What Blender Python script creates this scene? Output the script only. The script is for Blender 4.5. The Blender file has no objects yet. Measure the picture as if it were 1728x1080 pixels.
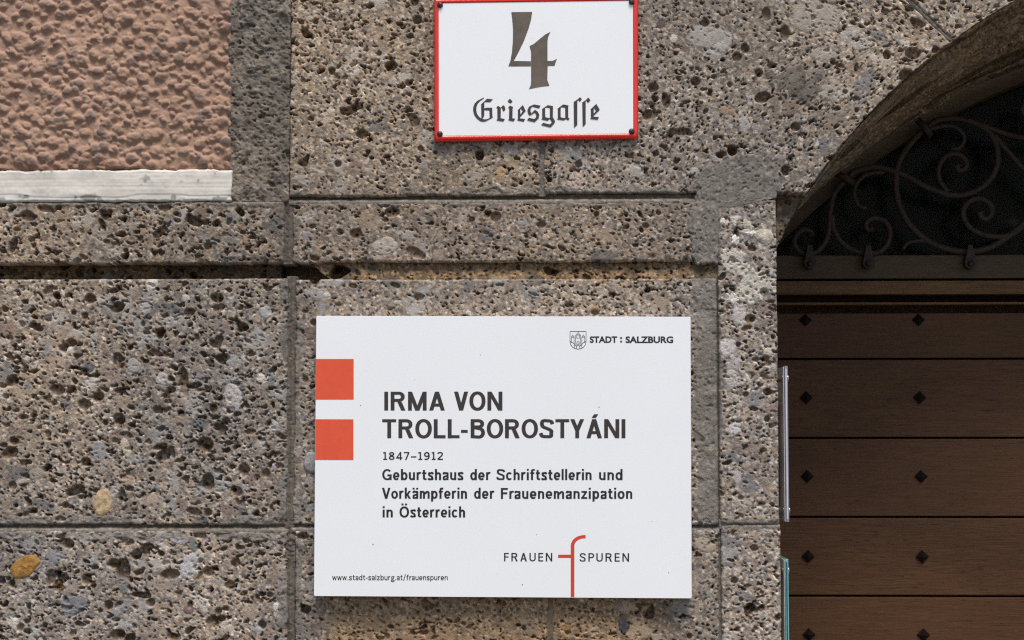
import bpy, bmesh, math
import numpy as np
from mathutils import Vector, Matrix
from mathutils.geometry import tessellate_polygon

# ------------------------------------------------------------------ camera, world, sun, exposure
scene = bpy.context.scene
COL = scene.collection
F_PX = 3000.0
PITCH, YAW = math.radians(4.0), math.radians(1.72)
fwd = np.array([-math.sin(YAW) * math.cos(PITCH), math.cos(YAW) * math.cos(PITCH), math.sin(PITCH)])
right = np.array([math.cos(YAW), math.sin(YAW), 0.0])
up = np.cross(right, fwd)
DIST = F_PX / 1152.0
CAM = np.array([0.0, 0.0, 1.8]) - fwd * DIST
cam_data = bpy.data.cameras.new("camera")
cam_data.sensor_width = 36.0
cam_data.lens = F_PX / 1728.0 * 36.0
cam_data.clip_start, cam_data.clip_end = 0.05, 500.0
cam = bpy.data.objects.new("camera", cam_data)
cam.location = CAM
cam.rotation_euler = (math.pi / 2 + PITCH, 0.0, YAW)
COL.objects.link(cam)
scene.camera = cam
scene.cycles.filter_width = 1.2
scene.cycles.use_denoising = False      # keeps the grain of the stone and the small print crisp
scene.cycles.max_bounces = 6
scene.render.resolution_x, scene.render.resolution_y = 1024, 640

SUN_EL, SUN_AZ = math.radians(62), math.radians(168)      # azimuth clockwise from +Y; the wall faces -Y
world = bpy.data.worlds.new("World")
scene.world = world
world.use_nodes = True
wn, wl = world.node_tree.nodes, world.node_tree.links
sky = wn.new("ShaderNodeTexSky")
sky.sky_type = 'NISHITA'
sky.sun_disc = False
sky.sun_elevation = SUN_EL
sky.sun_rotation = SUN_AZ
sky.air_density, sky.dust_density, sky.ozone_density = 1.0, 1.6, 1.0
wl.new(sky.outputs[0], wn["Background"].inputs[0])
wn["Background"].inputs[1].default_value = 0.07

sun = bpy.data.lights.new("sun", 'SUN')
sun.energy, sun.angle, sun.color = 1.9, math.radians(28), (1.0, 0.92, 0.82)
sun_o = bpy.data.objects.new("sun", sun)
sd = Vector((math.sin(SUN_AZ) * math.cos(SUN_EL), math.cos(SUN_AZ) * math.cos(SUN_EL), math.sin(SUN_EL)))
sun_o.rotation_euler = sd.to_track_quat('Z', 'Y').to_euler()
sun_o.location = (0, -4, 8)
COL.objects.link(sun_o)
vs = scene.view_settings
vs.view_transform, vs.look, vs.exposure, vs.gamma, vs.use_curve_mapping = 'Standard', 'None', 0.93, 1.0, False

# ------------------------------------------------------------------ coordinates
def unproj(px, py, Y=0.0):
    """a point seen in the photograph, on the wall-parallel plane at depth Y (metres)"""
    px, py = np.asarray(px, float), np.asarray(py, float)
    d = fwd + ((px - 864) / F_PX)[..., None] * right + ((540 - py) / F_PX)[..., None] * up
    t = (Y - CAM[1]) / d[..., 1]
    return CAM + d * t[..., None]
def uv(px, py):
    p = unproj(px, py)
    return 864 + p[..., 0] * 1152, 540 - (p[..., 2] - 1.8) * 1152
def U(px, py): return float(uv(px, py)[0])
def V(px, py): return float(uv(px, py)[1])
def X_of(u): return (np.asarray(u, float) - 864) / 1152
def Z_of(v): return 1.8 - (np.asarray(v, float) - 540) / 1152
def srgb(*c):
    return tuple((x / 255 / 12.92) if x / 255 <= .04045 else ((x / 255 + .055) / 1.055) ** 2.4 for x in c)

# ------------------------------------------------------------------ object helpers
def tag(o, label=None, cat=None, group=None, kind=None):
    for k, v in (("label", label), ("category", cat), ("group", group), ("kind", kind)):
        if v: o[k] = v
    return o
def empty(name, loc, label, cat, group=None):
    o = bpy.data.objects.new(name, None)
    COL.objects.link(o); o.location = loc; o.empty_display_size = 0.05
    return tag(o, label, cat, group)
def link(name, me, mat, parent=None, smooth=False):
    me.name = name
    if mat: me.materials.append(mat)
    if smooth: me.polygons.foreach_set("use_smooth", np.ones(len(me.polygons), bool))
    o = bpy.data.objects.new(name, me)
    COL.objects.link(o)
    if parent is not None:
        o.parent = parent
        if parent.type == 'EMPTY':      # parts are modelled in world coordinates
            o.matrix_parent_inverse = Matrix.Translation(parent.location).inverted()
    return o
def grid_mesh(P, color=None, flip=False):
    """P: (rows, cols, 3) -> a quad mesh"""
    n, m = P.shape[:2]
    me = bpy.data.meshes.new("grid")
    me.vertices.add(n * m)
    me.vertices.foreach_set("co", np.ascontiguousarray(P, np.float32).ravel())
    i = np.arange(n * m, dtype=np.int32).reshape(n, m)
    q = np.stack([i[:-1, :-1], i[1:, :-1], i[1:, 1:], i[:-1, 1:]], -1).reshape(-1, 4)
    if flip: q = q[:, ::-1]
    k = len(q)
    me.loops.add(k * 4)
    me.loops.foreach_set("vertex_index", np.ascontiguousarray(q).ravel())
    me.polygons.add(k)
    me.polygons.foreach_set("loop_start", np.arange(0, k * 4, 4, dtype=np.int32))
    me.polygons.foreach_set("loop_total", np.full(k, 4, np.int32))
    me.update(calc_edges=True)
    if color is not None:
        a = me.color_attributes.new("Col", 'FLOAT_COLOR', 'POINT')
        c = np.ones((n * m, 4), np.float32); c[:, :3] = color.reshape(-1, 3)
        a.data.foreach_set("color", c.ravel())
    return me
def box_bm(bm, x0, x1, y0, y1, z0, z1):
    vs_ = [bm.verts.new((x, y, z)) for x in (x0, x1) for y in (y0, y1) for z in (z0, z1)]
    for f in ((0, 1, 3, 2), (4, 6, 7, 5), (0, 4, 5, 1), (2, 3, 7, 6), (0, 2, 6, 4), (1, 5, 7, 3)):
        bm.faces.new([vs_[k] for k in f])
def bm_obj(name, bm, mat, parent=None, smooth=False, bevel=0, seg=2):
    if bevel:
        bmesh.ops.bevel(bm, geom=list(bm.edges), offset=bevel, segments=seg, profile=0.6, affect='EDGES')
    bmesh.ops.recalc_face_normals(bm, faces=bm.faces)
    me = bpy.data.meshes.new(name); bm.to_mesh(me); bm.free()
    return link(name, me, mat, parent, smooth)
def box(name, x0, x1, y0, y1, z0, z1, mat, parent=None, bevel=0, seg=2):
    bm = bmesh.new(); box_bm(bm, x0, x1, y0, y1, z0, z1)
    return bm_obj(name, bm, mat, parent, bevel=bevel, seg=seg)
def lathe(name, prof, center, axis, mat, parent=None, n=28):
    """prof: list of (radius, height) along axis"""
    a = Vector(axis).normalized()
    b = a.orthogonal().normalized(); c = a.cross(b)
    bm = bmesh.new(); rings = []
    for r, h in prof:
        rings.append([bm.verts.new(Vector(center) + a * h + (b * math.cos(t) + c * math.sin(t)) * max(r, 1e-5))
                      for t in np.linspace(0, 2 * math.pi, n, endpoint=False)])
    for r0, r1 in zip(rings, rings[1:]):
        for k in range(n):
            bm.faces.new((r0[k], r0[(k + 1) % n], r1[(k + 1) % n], r1[k]))
    bm.faces.new(rings[0]); bm.faces.new(rings[-1])
    return bm_obj(name, bm, mat, parent, smooth=True)
def catmull(pts, n=8):
    P = [np.array(p, float) for p in pts]
    P = [2 * P[0] - P[1]] + P + [2 * P[-1] - P[-2]]
    out = []
    for i in range(1, len(P) - 2):
        for t in np.linspace(0, 1, n, endpoint=False):
            out.append(.5 * (2 * P[i] + (P[i + 1] - P[i - 1]) * t + (2 * P[i - 1] - 5 * P[i] + 4 * P[i + 1] - P[i + 2]) * t * t
                             + (3 * P[i] - P[i - 1] - 3 * P[i + 1] + P[i + 2]) * t ** 3))
    out.append(P[-2])
    return np.array(out)
def tube(bm, path, radii, n=10, flat=1.0):
    """round bar along a path lying roughly in the XZ plane"""
    path = [Vector(p) for p in path]
    rings = []
    for i, p in enumerate(path):
        t = (path[min(i + 1, len(path) - 1)] - path[max(i - 1, 0)]).normalized()
        s = Vector((0, 1, 0)); w = t.cross(s).normalized()
        r = radii[i] if hasattr(radii, '__len__') else radii
        rings.append([bm.verts.new(p + w * (r * math.cos(a)) + s * (r * flat * math.sin(a)))
                      for a in np.linspace(0, 2 * math.pi, n, endpoint=False)])
    for r0, r1 in zip(rings, rings[1:]):
        for k in range(n):
            bm.faces.new((r0[k], r0[(k + 1) % n], r1[(k + 1) % n], r1[k]))
    bm.faces.new(rings[0]); bm.faces.new(rings[-1][::-1])

# ------------------------------------------------------------------ materials
def new_mat(name):
    m = bpy.data.materials.new(name); m.use_nodes = True
    nt = m.node_tree
    return m, nt, nt.nodes["Principled BSDF"]
def noise(nt, scale, detail=3, rough=.6, vec=None, stretch=None):
    n = nt.nodes.new("ShaderNodeTexNoise")
    n.inputs["Scale"].default_value = scale; n.inputs["Detail"].default_value = detail
    n.inputs["Roughness"].default_value = rough
    tc = nt.nodes.new("ShaderNodeTexCoord"); src = tc.outputs["Object"]
    if stretch:
        mp = nt.nodes.new("ShaderNodeMapping"); mp.inputs["Scale"].default_value = stretch
        nt.links.new(src, mp.inputs[0]); src = mp.outputs[0]
    nt.links.new(src, n.inputs["Vector"])
    return n
def ramp(nt, src, a, b, c0, c1):
    r = nt.nodes.new("ShaderNodeMapRange")
    r.inputs[1].default_value, r.inputs[2].default_value = a, b
    nt.links.new(src, r.inputs[0])
    mx = nt.nodes.new("ShaderNodeMix"); mx.data_type = 'RGBA'
    nt.links.new(r.outputs[0], mx.inputs[0])
    mx.inputs[6].default_value = (*c0, 1); mx.inputs[7].default_value = (*c1, 1)
    return mx.outputs[2]
def mult(nt, a, b, fac=1.0):
    mx = nt.nodes.new("ShaderNodeMix"); mx.data_type = 'RGBA'; mx.blend_type = 'MULTIPLY'
    mx.inputs[0].default_value = fac
    nt.links.new(a, mx.inputs[6]); nt.links.new(b, mx.inputs[7])
    return mx.outputs[2]
def bump(nt, bsdf, src, dist, strength=1.0, prev=None):
    b = nt.nodes.new("ShaderNodeBump")
    b.inputs["Distance"].default_value = dist; b.inputs["Strength"].default_value = strength
    nt.links.new(src, b.inputs["Height"])
    if prev: nt.links.new(prev.outputs[0], b.inputs["Normal"])
    nt.links.new(b.outputs[0], bsdf.inputs["Normal"])
    return b
def simple(name, col, rough=.5, metal=0.0, var=.12, scale=60, bmp=0.0, bscale=400, spec=.5, stretch=None, coat=0):
    m, nt, b = new_mat(name)
    n = noise(nt, scale, 5, .6, stretch=stretch)
    c = ramp(nt, n.outputs[0], .3, .7, tuple(x * (1 - var) for x in col), tuple(min(1, x * (1 + var)) for x in col))
    nt.links.new(c, b.inputs["Base Color"])
    b.inputs["Roughness"].default_value = rough; b.inputs["Metallic"].default_value = metal
    b.inputs["Specular IOR Level"].default_value = spec; b.inputs["Coat Weight"].default_value = coat
    if bmp:
        bump(nt, b, noise(nt, bscale, 4, .6, stretch=stretch).outputs[0], bmp)
    return m
def stone_mat(name, lo=.72, hi=1.28, bumpd=.0012, scale=700):
    """vertex colour of the aggregate times a fine sandy grain"""
    m, nt, b = new_mat(name)
    at = nt.nodes.new("ShaderNodeVertexColor"); at.layer_name = "Col"
    g = noise(nt, scale, 4, .7)
    c = mult(nt, at.outputs[0], ramp(nt, g.outputs[0], .32, .68, (lo,) * 3, (hi, hi * .985, hi * .96)))
    nt.links.new(c, b.inputs["Base Color"])
    b.inputs["Roughness"].default_value = .9; b.inputs["Specular IOR Level"].default_value = .25
    b1 = bump(nt, b, noise(nt, scale * .8, 3, .65).outputs[0], bumpd)
    return m
M_STONE = stone_mat("conglomerate stone")
M_MORTAR = stone_mat("grey mortar", .78, 1.22, .0009, 800)
M_PLASTER = stone_mat("rough plaster", .93, 1.07, .0004, 500)
M_BOARD = stone_mat("cracked white paint", .95, 1.05, .0002, 300)
M_SOFFIT = stone_mat("weathered arch stone", .7, 1.3, .0012, 500)

# ------------------------------------------------------------------ stone raster (height in mm, albedo), 1 unit = 1/1152 m
RX0, RY0, RW, RH = -260, -220, 2160, 1500
rng = np.random.default_rng(7)
def vnoise(cell, seed, cy=None, W=RW, H=RH):
    r = np.random.default_rng(seed)
    nx, ny = max(2, round(W / cell)), max(2, round(H / (cy or cell)))
    g = r.random((ny, nx)).astype(np.float32)
    x = np.arange(W, dtype=np.float32) / W * nx; y = np.arange(H, dtype=np.float32) / H * ny
    xi, yi = x.astype(int), y.astype(int); fx, fy = x - xi, y - yi
    fx = fx * fx * (3 - 2 * fx); fy = (fy * fy * (3 - 2 * fy))[:, None]
    x1, y1 = (xi + 1) % nx, (yi + 1) % ny
    a = g[yi][:, xi] * (1 - fx) + g[yi][:, x1] * fx
    b = g[y1][:, xi] * (1 - fx) + g[y1][:, x1] * fx
    return a * (1 - fy) + b * fy
def worley(cell, seed, cy=None, warp=0.0):
    r = np.random.default_rng(seed)
    nx, ny = round(RW / cell), round(RH / (cy or cell))
    jx, jy = r.random((ny, nx)).astype(np.float32), r.random((ny, nx)).astype(np.float32)
    ids = r.random((4, ny, nx)).astype(np.float32)
    X = np.broadcast_to((np.arange(RW, dtype=np.float32) / RW * nx)[None], (RH, RW))
    Y = np.broadcast_to((np.arange(RH, dtype=np.float32) / RH * ny)[:, None], (RH, RW))
    if warp:
        X = X + (vnoise(cell * .9, seed + 50) - .5) * warp; Y = Y + (vnoise(cell * .9, seed + 51) - .5) * warp
    xi, yi = np.floor(X).astype(int), np.floor(Y).astype(int)
    f1 = np.full((RH, RW), 9., np.float32); f2 = f1.copy(); best = np.zeros((RH, RW), np.int32)
    for dy in (-1, 0, 1):
        for dx in (-1, 0, 1):
            cx, cyy = (xi + dx) % nx, (yi + dy) % ny
            k = cyy * nx + cx
            d = np.hypot(xi + dx + jx.ravel()[k] - X, yi + dy + jy.ravel()[k] - Y)
            f2 = np.where(d < f1, f1, np.minimum(f2, d))
            best = np.where(d < f1, k, best); f1 = np.minimum(f1, d)
    return f1, f2, ids.reshape(4, -1)[:, best]
def sstep(x, a=0., b=1.):
    t = np.clip((x - a) / (b - a), 0, 1); return t * t * (3 - 2 * t)

XX, YY = np.meshgrid(np.arange(RW, dtype=np.float32) + RX0, np.arange(RH, dtype=np.float32) + RY0)
n6, n14, n40, n130, n300 = vnoise(6, 1), vnoise(14, 2), vnoise(40, 3), vnoise(130, 4), vnoise(300, 5)
warped = lambda amp: (XX + (n40 - .5) * amp + (n14 - .5) * amp * .6, YY + (vnoise(40, 13) - .5) * amp + (vnoise(14, 12) - .5) * amp * .6)
uA = U(490, 600)
coarse = sstep(uA - XX, -4, 4) * sstep(YY, 325, 345)
PAL = np.array([srgb(*c) for c in [(168, 156, 143), (140, 131, 122), (124, 117, 110), (188, 179, 167), (112, 108, 106), (160, 142, 122),
                                   (205, 198, 190), (136, 134, 134), (150, 136, 122), (178, 160, 140), (104, 98, 94), (150, 146, 142)]], np.float32)
PEB = np.array([srgb(*c) for c in [(150, 150, 154), (172, 168, 164), (128, 129, 134), (190, 180, 168), (176, 150, 120), (160, 134, 118),
                                   (112, 112, 118), (182, 176, 172), (150, 120, 104), (198, 190, 182)]], np.float32)
OCHRE = np.array(srgb(112, 88, 60), np.float32)
PEB = (PEB * .55 + PEB.mean(1, keepdims=True) * np.array((.47, .45, .42), np.float32)) * .9
f1, f2, ids = worley(3.7, 21, 3.2, 1.0)
Cc = PAL[(ids[0] * 12).astype(int)] * (.72 + .56 * ids[1])[..., None]
Cc = (Cc * .9 + Cc.mean((0, 1)) * .1) * np.array((.96, .925, .885), np.float32)
edge = sstep(f2 - f1, 0, .35)
H = (n130 - .5) * 1.6 + (n40 - .5) * 1.4 + (n14 - .5) * 1.2 + (n6 - .5) * .9 + .45 * edge * (ids[2] - .2)
dens = .108 + .10 * (n130 - .5) + .16 * (n14 - .5) + .02 * coarse
hole = (ids[3] < dens)
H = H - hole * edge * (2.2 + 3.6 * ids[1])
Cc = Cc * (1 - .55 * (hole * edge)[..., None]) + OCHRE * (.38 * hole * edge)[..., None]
f1, f2, ids = worley(11, 22, 8.5, .8)
edge = sstep(f2 - f1, .05, .4)
peb = (ids[3] < .10) * edge * .8 * (ids[1] > .1)
Cc = Cc * (1 - .7 * peb[..., None]) + (PEB[(ids[0] * 10).astype(int)] * (.9 + .2 * ids[1])[..., None]) * .7 * peb[..., None]
H = H * (1 - .45 * peb) + peb * .3
hole = (ids[3] > .970 - .065 * coarse) * sstep(.62 - f1, 0, .22) * sstep(n130 + coarse * .3, .25, .5)
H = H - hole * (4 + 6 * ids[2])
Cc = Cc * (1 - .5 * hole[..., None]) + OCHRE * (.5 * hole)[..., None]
f1, f2, ids = worley(8, 24, 5.4, 1.3)
hole = (ids[3] < .048 + .03 * coarse + .09 * (n130 - .5) + .10 * (n40 - .5)) * sstep(.52 + .25 * (ids[1] - .5) - f1, 0, .16)
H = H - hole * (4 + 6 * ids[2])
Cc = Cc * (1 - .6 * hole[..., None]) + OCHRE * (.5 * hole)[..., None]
f1, f2, ids = worley(30, 23, 24, .9)
edge = sstep(f2 - f1, .06, .3)
peb = (ids[3] < .13 + .14 * coarse) * edge * .75
Cc = Cc * (1 - peb[..., None]) + (PEB[(ids[0] * 10).astype(int)] * (.88 + .2 * n6)[..., None]) * peb[..., None]
H = H * (1 - .4 * peb) + peb * .4
hole = (ids[3] > .975 - .07 * coarse) * sstep(.36 - f1 + (n14 - .5) * .3, 0, .1)
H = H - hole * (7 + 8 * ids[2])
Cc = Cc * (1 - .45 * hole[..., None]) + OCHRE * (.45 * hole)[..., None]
tone = .90 + .30 * (n300 - .5) + .22 * (n130 - .5) + .16 * (vnoise(60, 9) - .5)
Cc = Cc * tone[..., None] * (1 + np.stack([(n300 - .5) * .08, n300 * 0, -(n300 - .5) * .12], -1))

def window(cx, cy, r):
    x0, x1 = int(max(0, cx - RX0 - r)), int(min(RW, cx - RX0 + r + 1)); y0, y1 = int(max(0, cy - RY0 - r)), int(min(RH, cy - RY0 + r + 1))
    return slice(y0, y1), slice(x0, x1)
def stamp(px, py, rx, ry, depth=None, color=None, rot=0.0, rag=.35, mottled=.25, conv=True):
    cx, cy = uv(px, py) if conv else (px, py)
    if color is not None:
        g_ = sum(color) / 3; color = tuple(.62 * c_ + .38 * g_ * w_ for c_, w_ in zip(color, (1.05, 1.0, .94)))
    s = window(cx, cy, max(rx, ry) * 1.6 + 3)
    if s[0].stop <= s[0].start or s[1].stop <= s[1].start: return
    x, y = XX[s] - cx, YY[s] - cy
    xr, yr = x * math.cos(rot) + y * math.sin(rot), -x * math.sin(rot) + y * math.cos(rot)
    d = np.hypot(xr / rx, yr / ry) + (n14[s] - .5) * rag + (n6[s] - .5) * rag * .5
    if color is None:
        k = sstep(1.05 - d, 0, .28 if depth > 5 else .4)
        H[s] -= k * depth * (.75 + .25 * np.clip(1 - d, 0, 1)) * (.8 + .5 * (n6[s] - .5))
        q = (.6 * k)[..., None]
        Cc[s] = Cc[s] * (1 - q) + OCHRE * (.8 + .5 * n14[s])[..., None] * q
    else:
        k = sstep(1.03 - d, 0, .15)
        q = k[..., None] * .88
        Cc[s] = Cc[s] * (1 - q) + np.array(srgb(*color), np.float32) * (1 - mottled / 2 + mottled * n6[s] + mottled * .5 * (n14[s] - .5))[..., None] * q
        H[s] = H[s] * (1 - .55 * k) + (.6 + (depth or 0)) * k * np.clip(1.2 - d, 0, 1) - .8 * np.exp(-((d - 1.02) / .09) ** 2)
for _ in range(330):   # scattered middling cavities and pebbles
    x, y = rng.uniform(RX0, RX0 + RW), rng.uniform(RY0, RY0 + RH)
    r = rng.uniform(3, 7); a = rng.uniform(.6, 1.3)
    if not (x < uA and y > 330): r *= .7
    if rng.random() < .5: stamp(x, y, r, r * a, r * rng.uniform(1.0, 2.0), rot=rng.uniform(-.6, .6), conv=False)
    else: stamp(x, y, r * 1.5, r * a * 1.5, color=[(160, 160, 165), (186, 180, 172), (130, 130, 136), (180, 160, 138), (168, 130, 110), (196, 190, 186)][rng.integers(6)],
                rot=rng.uniform(-1, 1), conv=False)
PEBBLES = [(392, 609, 17, 12, (148, 148, 152)), (393, 670, 16, 24, (178, 176, 174)), (448, 527, 10, 11, (168, 168, 170)), (338, 639, 10, 9, (122, 125, 130)),
    (226, 617, 12, 12, (158, 158, 160)), (151, 621, 8, 7, (92, 98, 112)), (212, 755, 8, 18, (196, 180, 156)), (214, 812, 12, 9, (176, 146, 124)),
    (257, 845, 11, 11, (176, 154, 136)), (367, 831, 10, 7, (176, 168, 160)), (463, 721, 10, 14, (160, 160, 164)), (167, 762, 13, 18, (140, 142, 148)),
    (273, 639, 12, 12, (176, 172, 170)), (167, 795, 14, 6, (150, 144, 134)), (327, 920, 7, 12, (104, 118, 114)), (318, 1027, 9, 8, (122, 90, 88)),
    (123, 1022, 24, 18, (112, 116, 126)), (319, 954, 15, 22, (166, 168, 174)), (301, 909, 17, 10, (150, 154, 162)), (650, 414, 22, 15, (176, 172, 168)),
    (881, 377, 9, 8, (148, 150, 158)), (713, 278, 6, 10, (134, 136, 144)), (845, 292, 8, 12, (186, 146, 108)), (519, 398, 11, 8, (140, 138, 144)),
    (971, 305, 14, 18, (184, 158, 148)), (1073, 288, 16, 14, (164, 160, 154)), (1103, 423, 6, 6, (176, 142, 108)), (1171, 289, 9, 8, (168, 166, 162)),
    (1391, 93, 22, 12, (166, 154, 142)), (1377, 28, 46, 26, (164, 154, 144)), (1211, 70, 26, 20, (166, 164, 162)), (1227, 586, 14, 16, (178, 178, 180)),
    (1263, 634, 6, 6, (196, 190, 178)), (1296, 594, 9, 8, (190, 180, 164)), (1247, 529, 11, 22, (172, 170, 168)), (1116, 39, 7, 11, (104, 84, 82)),
    (1237, 640, 13, 15, (170, 164, 160)), (1005, 520, 7, 6, (168, 128, 84)), (1118, 470, 8, 6, (176, 150, 116)), (60, 800, 13, 10, (150, 140, 128)),
    (1227, 186, 16, 8, (164, 132, 100)), (1190, 60, 30, 22, (160, 156, 152)), (640, 1055, 12, 12, (118, 114, 110)), (1052, 1055, 9, 15, (96, 94, 96)),
    (1190, 920, 20, 13, (168, 150, 132)), (555, 1050, 16, 14, (124, 120, 116)), (955, 1060, 8, 6, (170, 128, 70)), (1240, 725, 11, 12, (176, 176, 178))]
for p in PEBBLES: stamp(*p[:4], color=p[4], rot=rng.uniform(-.4, .4))
PITS = [(151,505,9,9),(198,519,13,9),(124,527,5,5),(143,532,6,6),(53,525,6,5),(365,503,11,8),(369,520,10,6),(320,527,10,7),(241,547,4,5),(271,560,11,7),
    (22,643,11,10),(96,658,12,9),(143,682,12,9),(165,670,10,9),(39,704,9,5),(310,643,8,28),(289,658,8,6),(350,815,11,16),(412,792,9,12),(448,798,7,8),
    (471,786,8,5),(346,751,14,14),(271,755,14,6),(145,780,8,8),(350,865,7,7),(49,850,5,5),(422,729,9,5),(202,617,7,5),(110,853,6,6),(16,764,14,10),
    (24,745,9,6),(222,721,5,5),(191,951,9,9),(206,960,13,16),(146,978,8,9),(97,986,9,9),(389,988,9,8),(287,969,16,9),(352,964,10,8),(254,1017,8,8),
    (183,1022,7,8),(112,917,14,8),(360,1050,14,9),(199,1071,14,9),(292,1075,13,7),(241,909,8,6),(611,226,10,9),(710,251,6,5),(570,276,6,6),(682,281,5,4),
    (654,264,6,4),(601,395,11,8),(663,358,13,9),(796,370,5,4),(836,365,9,8),(650,371,5,4),(531,436,8,5),(527,382,6,4),(888,399,4,3),(595,482,8,4),
    (667,481,9,4),(706,501,9,7),(658,521,5,4),(515,525,6,4),(570,513,6,4),(1235,253,8,9),(1218,261,9,6),(1007,361,5,5),(1089,381,6,6),(976,277,6,6),
    (930,280,4,3),(960,514,7,6),(1004,527,7,5),(1072,414,5,3),(914,379,8,6),(1268,419,7,5),(1289,494,9,8),(1265,538,9,7),(1057,384,5,4),(1294,23,7,12),
    (1324,56,8,13),(1190,39,8,8),(1210,45,4,4),(1257,81,7,8),(1243,96,8,8),(1301,110,8,5),(1287,164,13,9),(1540,90,13,10),(1530,127,12,11),(1445,116,4,9),
    (1343,214,8,7),(1352,227,4,4),(1334,265,5,4),(1236,254,8,8),(1215,262,8,5),(1174,137,8,7),(1195,200,3,3),(1426,155,5,4),(1231,143,4,5),(1280,123,6,9),
    (1497,93,6,9),(1259,554,9,4),(1246,582,4,4),(1259,586,3,3),(1275,607,7,4),(1292,604,6,5),(1295,613,6,5),(1291,637,6,5),(1283,650,4,3),(1258,665,5,5),
    (1295,661,7,6),(1103,148,9,8),(1099,175,6,4),(1095,195,13,8),(711,17,5,5),(1273,925,7,6),(1240,980,6,6),(1288,760,6,4),(1250,840,5,4),(530,545,7,6),
    (515,640,6,6),(510,905,11,6),(205,395,8,6),(350,415,8,7),(278,350,12,7),(75,352,13,6),(46,365,14,10),(365,377,6,5),(410,392,6,4),(437,410,5,4),(180,408,7,5),
    (300,372,6,4),(520,60,6,5),(560,120,5,6),(640,90,5,5),(600,180,7,6),(525,200,5,4),(690,140,6,5),(1140,90,5,4),(1130,230,7,5)]
for p in PITS:
    stamp(*p, depth=3 + 1.15 * min(p[2], p[3]) * rng.uniform(.6, 1.25), rot=rng.uniform(-.3, .3))
stamp(809, 262, 8, 8.5, 26, rag=.12)          # drilled hole below the house number
stamp(703, 428, 20, 8, 8, rot=.45)
stamp(1345, 139, 46, 26, color=(112, 103, 94), rot=.5, rag=1.0, mottled=.9)
# warm dusty tint on the stone under the plaque
k = (sstep(YY, V(800, 985), V(800, 1030)) * sstep(XX, uA + 30, uA + 90) * sstep(U(1190, 1040) - XX, 0, 140) * .65)[..., None]
Cc = Cc * (1 - k) + (Cc * np.array((.80, .62, .40), np.float32) + .45 * np.array(srgb(150, 116, 74), np.float32) * (.5 + n14)[..., None]) * k
# pale weathering on the pier
k = (sstep(XX, U(1212, 700), U(1218, 700)) * sstep(YY, V(1260, 335), V(1260, 350)))[..., None]
Cc = Cc * (1 + k * np.array((.16, .16, .17), np.float32))

# remains of pale limewash on the upper pier
for cx_, cy_, wx_, wy_ in ((1243, 372, 34, 30), (1262, 486, 48, 34), (1240, 455, 24, 40), (1290, 400, 20, 20)):
    cu_, cv_ = uv(cx_, cy_)
    d = np.hypot((XX - cu_) / wx_, (YY - cv_) / wy_)
    k = sstep(vnoise(22, 91) * .55 + n6 * .3 + .55 - d * .55, .62, .74) * sstep(XX, u_pier0 := U(1214, 700), u_pier0 + 3)
    Cc = Cc * (1 - .8 * k[..., None]) + np.array(srgb(196, 190, 178), np.float32) * (.85 + .3 * n6)[..., None] * .8 * k[..., None]
    H = H + k * .9

# mortar smears and patches
MORT = np.array(srgb(122, 114, 104), np.float32)
def poly_mask(pts, amp=10, soft=1.6):
    wx, wy = warped(amp); P = [uv(*p) for p in pts]
    d = np.full((RH, RW), 1e9, np.float32); ins = np.zeros((RH, RW), bool)
    for (x0, y0), (x1, y1) in zip(P, P[1:] + P[:1]):
        ex, ey = x1 - x0, y1 - y0
        t = np.clip(((wx - x0) * ex + (wy - y0) * ey) / (ex * ex + ey * ey), 0, 1)
        d = np.minimum(d, np.hypot(wx - x0 - t * ex, wy - y0 - t * ey))
        if abs(ey) > 1e-6:
            ins ^= ((y0 > wy) != (y1 > wy)) & (wx < (x1 - x0) * (wy - y0) / (y1 - y0) + x0)
    return sstep(np.where(ins, d, -d), -soft, soft)
mm = poly_mask([(1163, 345), (1176, 300), (1225, 262), (1240, 268), (1300, 262), (1318, 300), (1313, 340), (1240, 340), (1217, 352), (1214, 452), (1180, 436), (1166, 400)], 14)
mm = np.maximum(mm, poly_mask([(1172, 476), (1200, 462), (1215, 470), (1216, 892), (1178, 884), (1170, 700), (1180, 600)], 16))
mm = np.maximum(mm, .8 * poly_mask([(494, 318), (1180, 313), (1180, 330), (494, 332)], 11) * sstep(n40, .38, .52))
mm = np.maximum(mm, .75 * poly_mask([(494, 332), (1180, 328), (1180, 347), (494, 349)], 9) * sstep(vnoise(40, 61), .5, .6))
mm = np.maximum(mm, .85 * poly_mask([(-300, 872), (486, 872), (486, 912), (-300, 908)], 12) * sstep(vnoise(50, 62), .35, .55))
mm = np.maximum(mm, .9 * poly_mask([(470, 336), (505, 336), (510, 1300), (472, 1300)], 9) * sstep(vnoise(30, 63), .30, .5))
mm = np.maximum(mm, .8 * poly_mask([(1216, 876), (1320, 872), (1320, 890), (1216, 894)], 8))
mm = np.maximum(mm, .8 * poly_mask([(-300, 334), (480, 334), (480, 347), (-300, 347)], 6))
f1, f2, ids = worley(7, 31, 7, .5)
mc = .62 * MORT * (.84 + .3 * (n14 - .5) + .2 * (n130 - .3) + .28 * (n6 - .5) + .5 * (ids[3] > .95) * sstep(f2 - f1, .1, .5))[..., None] + .36 * np.roll(Cc, (310, 470), (0, 1)).mean(2, keepdims=True) * np.array((1.03, 1., .96), np.float32)
mh = (n14 - .5) * 1.3 + (n6 - .5) * 1.1 + (n40 - .5) * 2.2 + .8 + (ids[3] > .93) * sstep(f2 - f1, .1, .5) * .6 - (ids[3] < .05) * sstep(.4 - f1, 0, .2) * 1.8 + .34 * np.clip(np.roll(H, (310, 470), (0, 1)), -6, 2)
H = H * (1 - mm) + mh * mm
Cc = Cc * (1 - mm[..., None]) + mc * mm[..., None]
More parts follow.
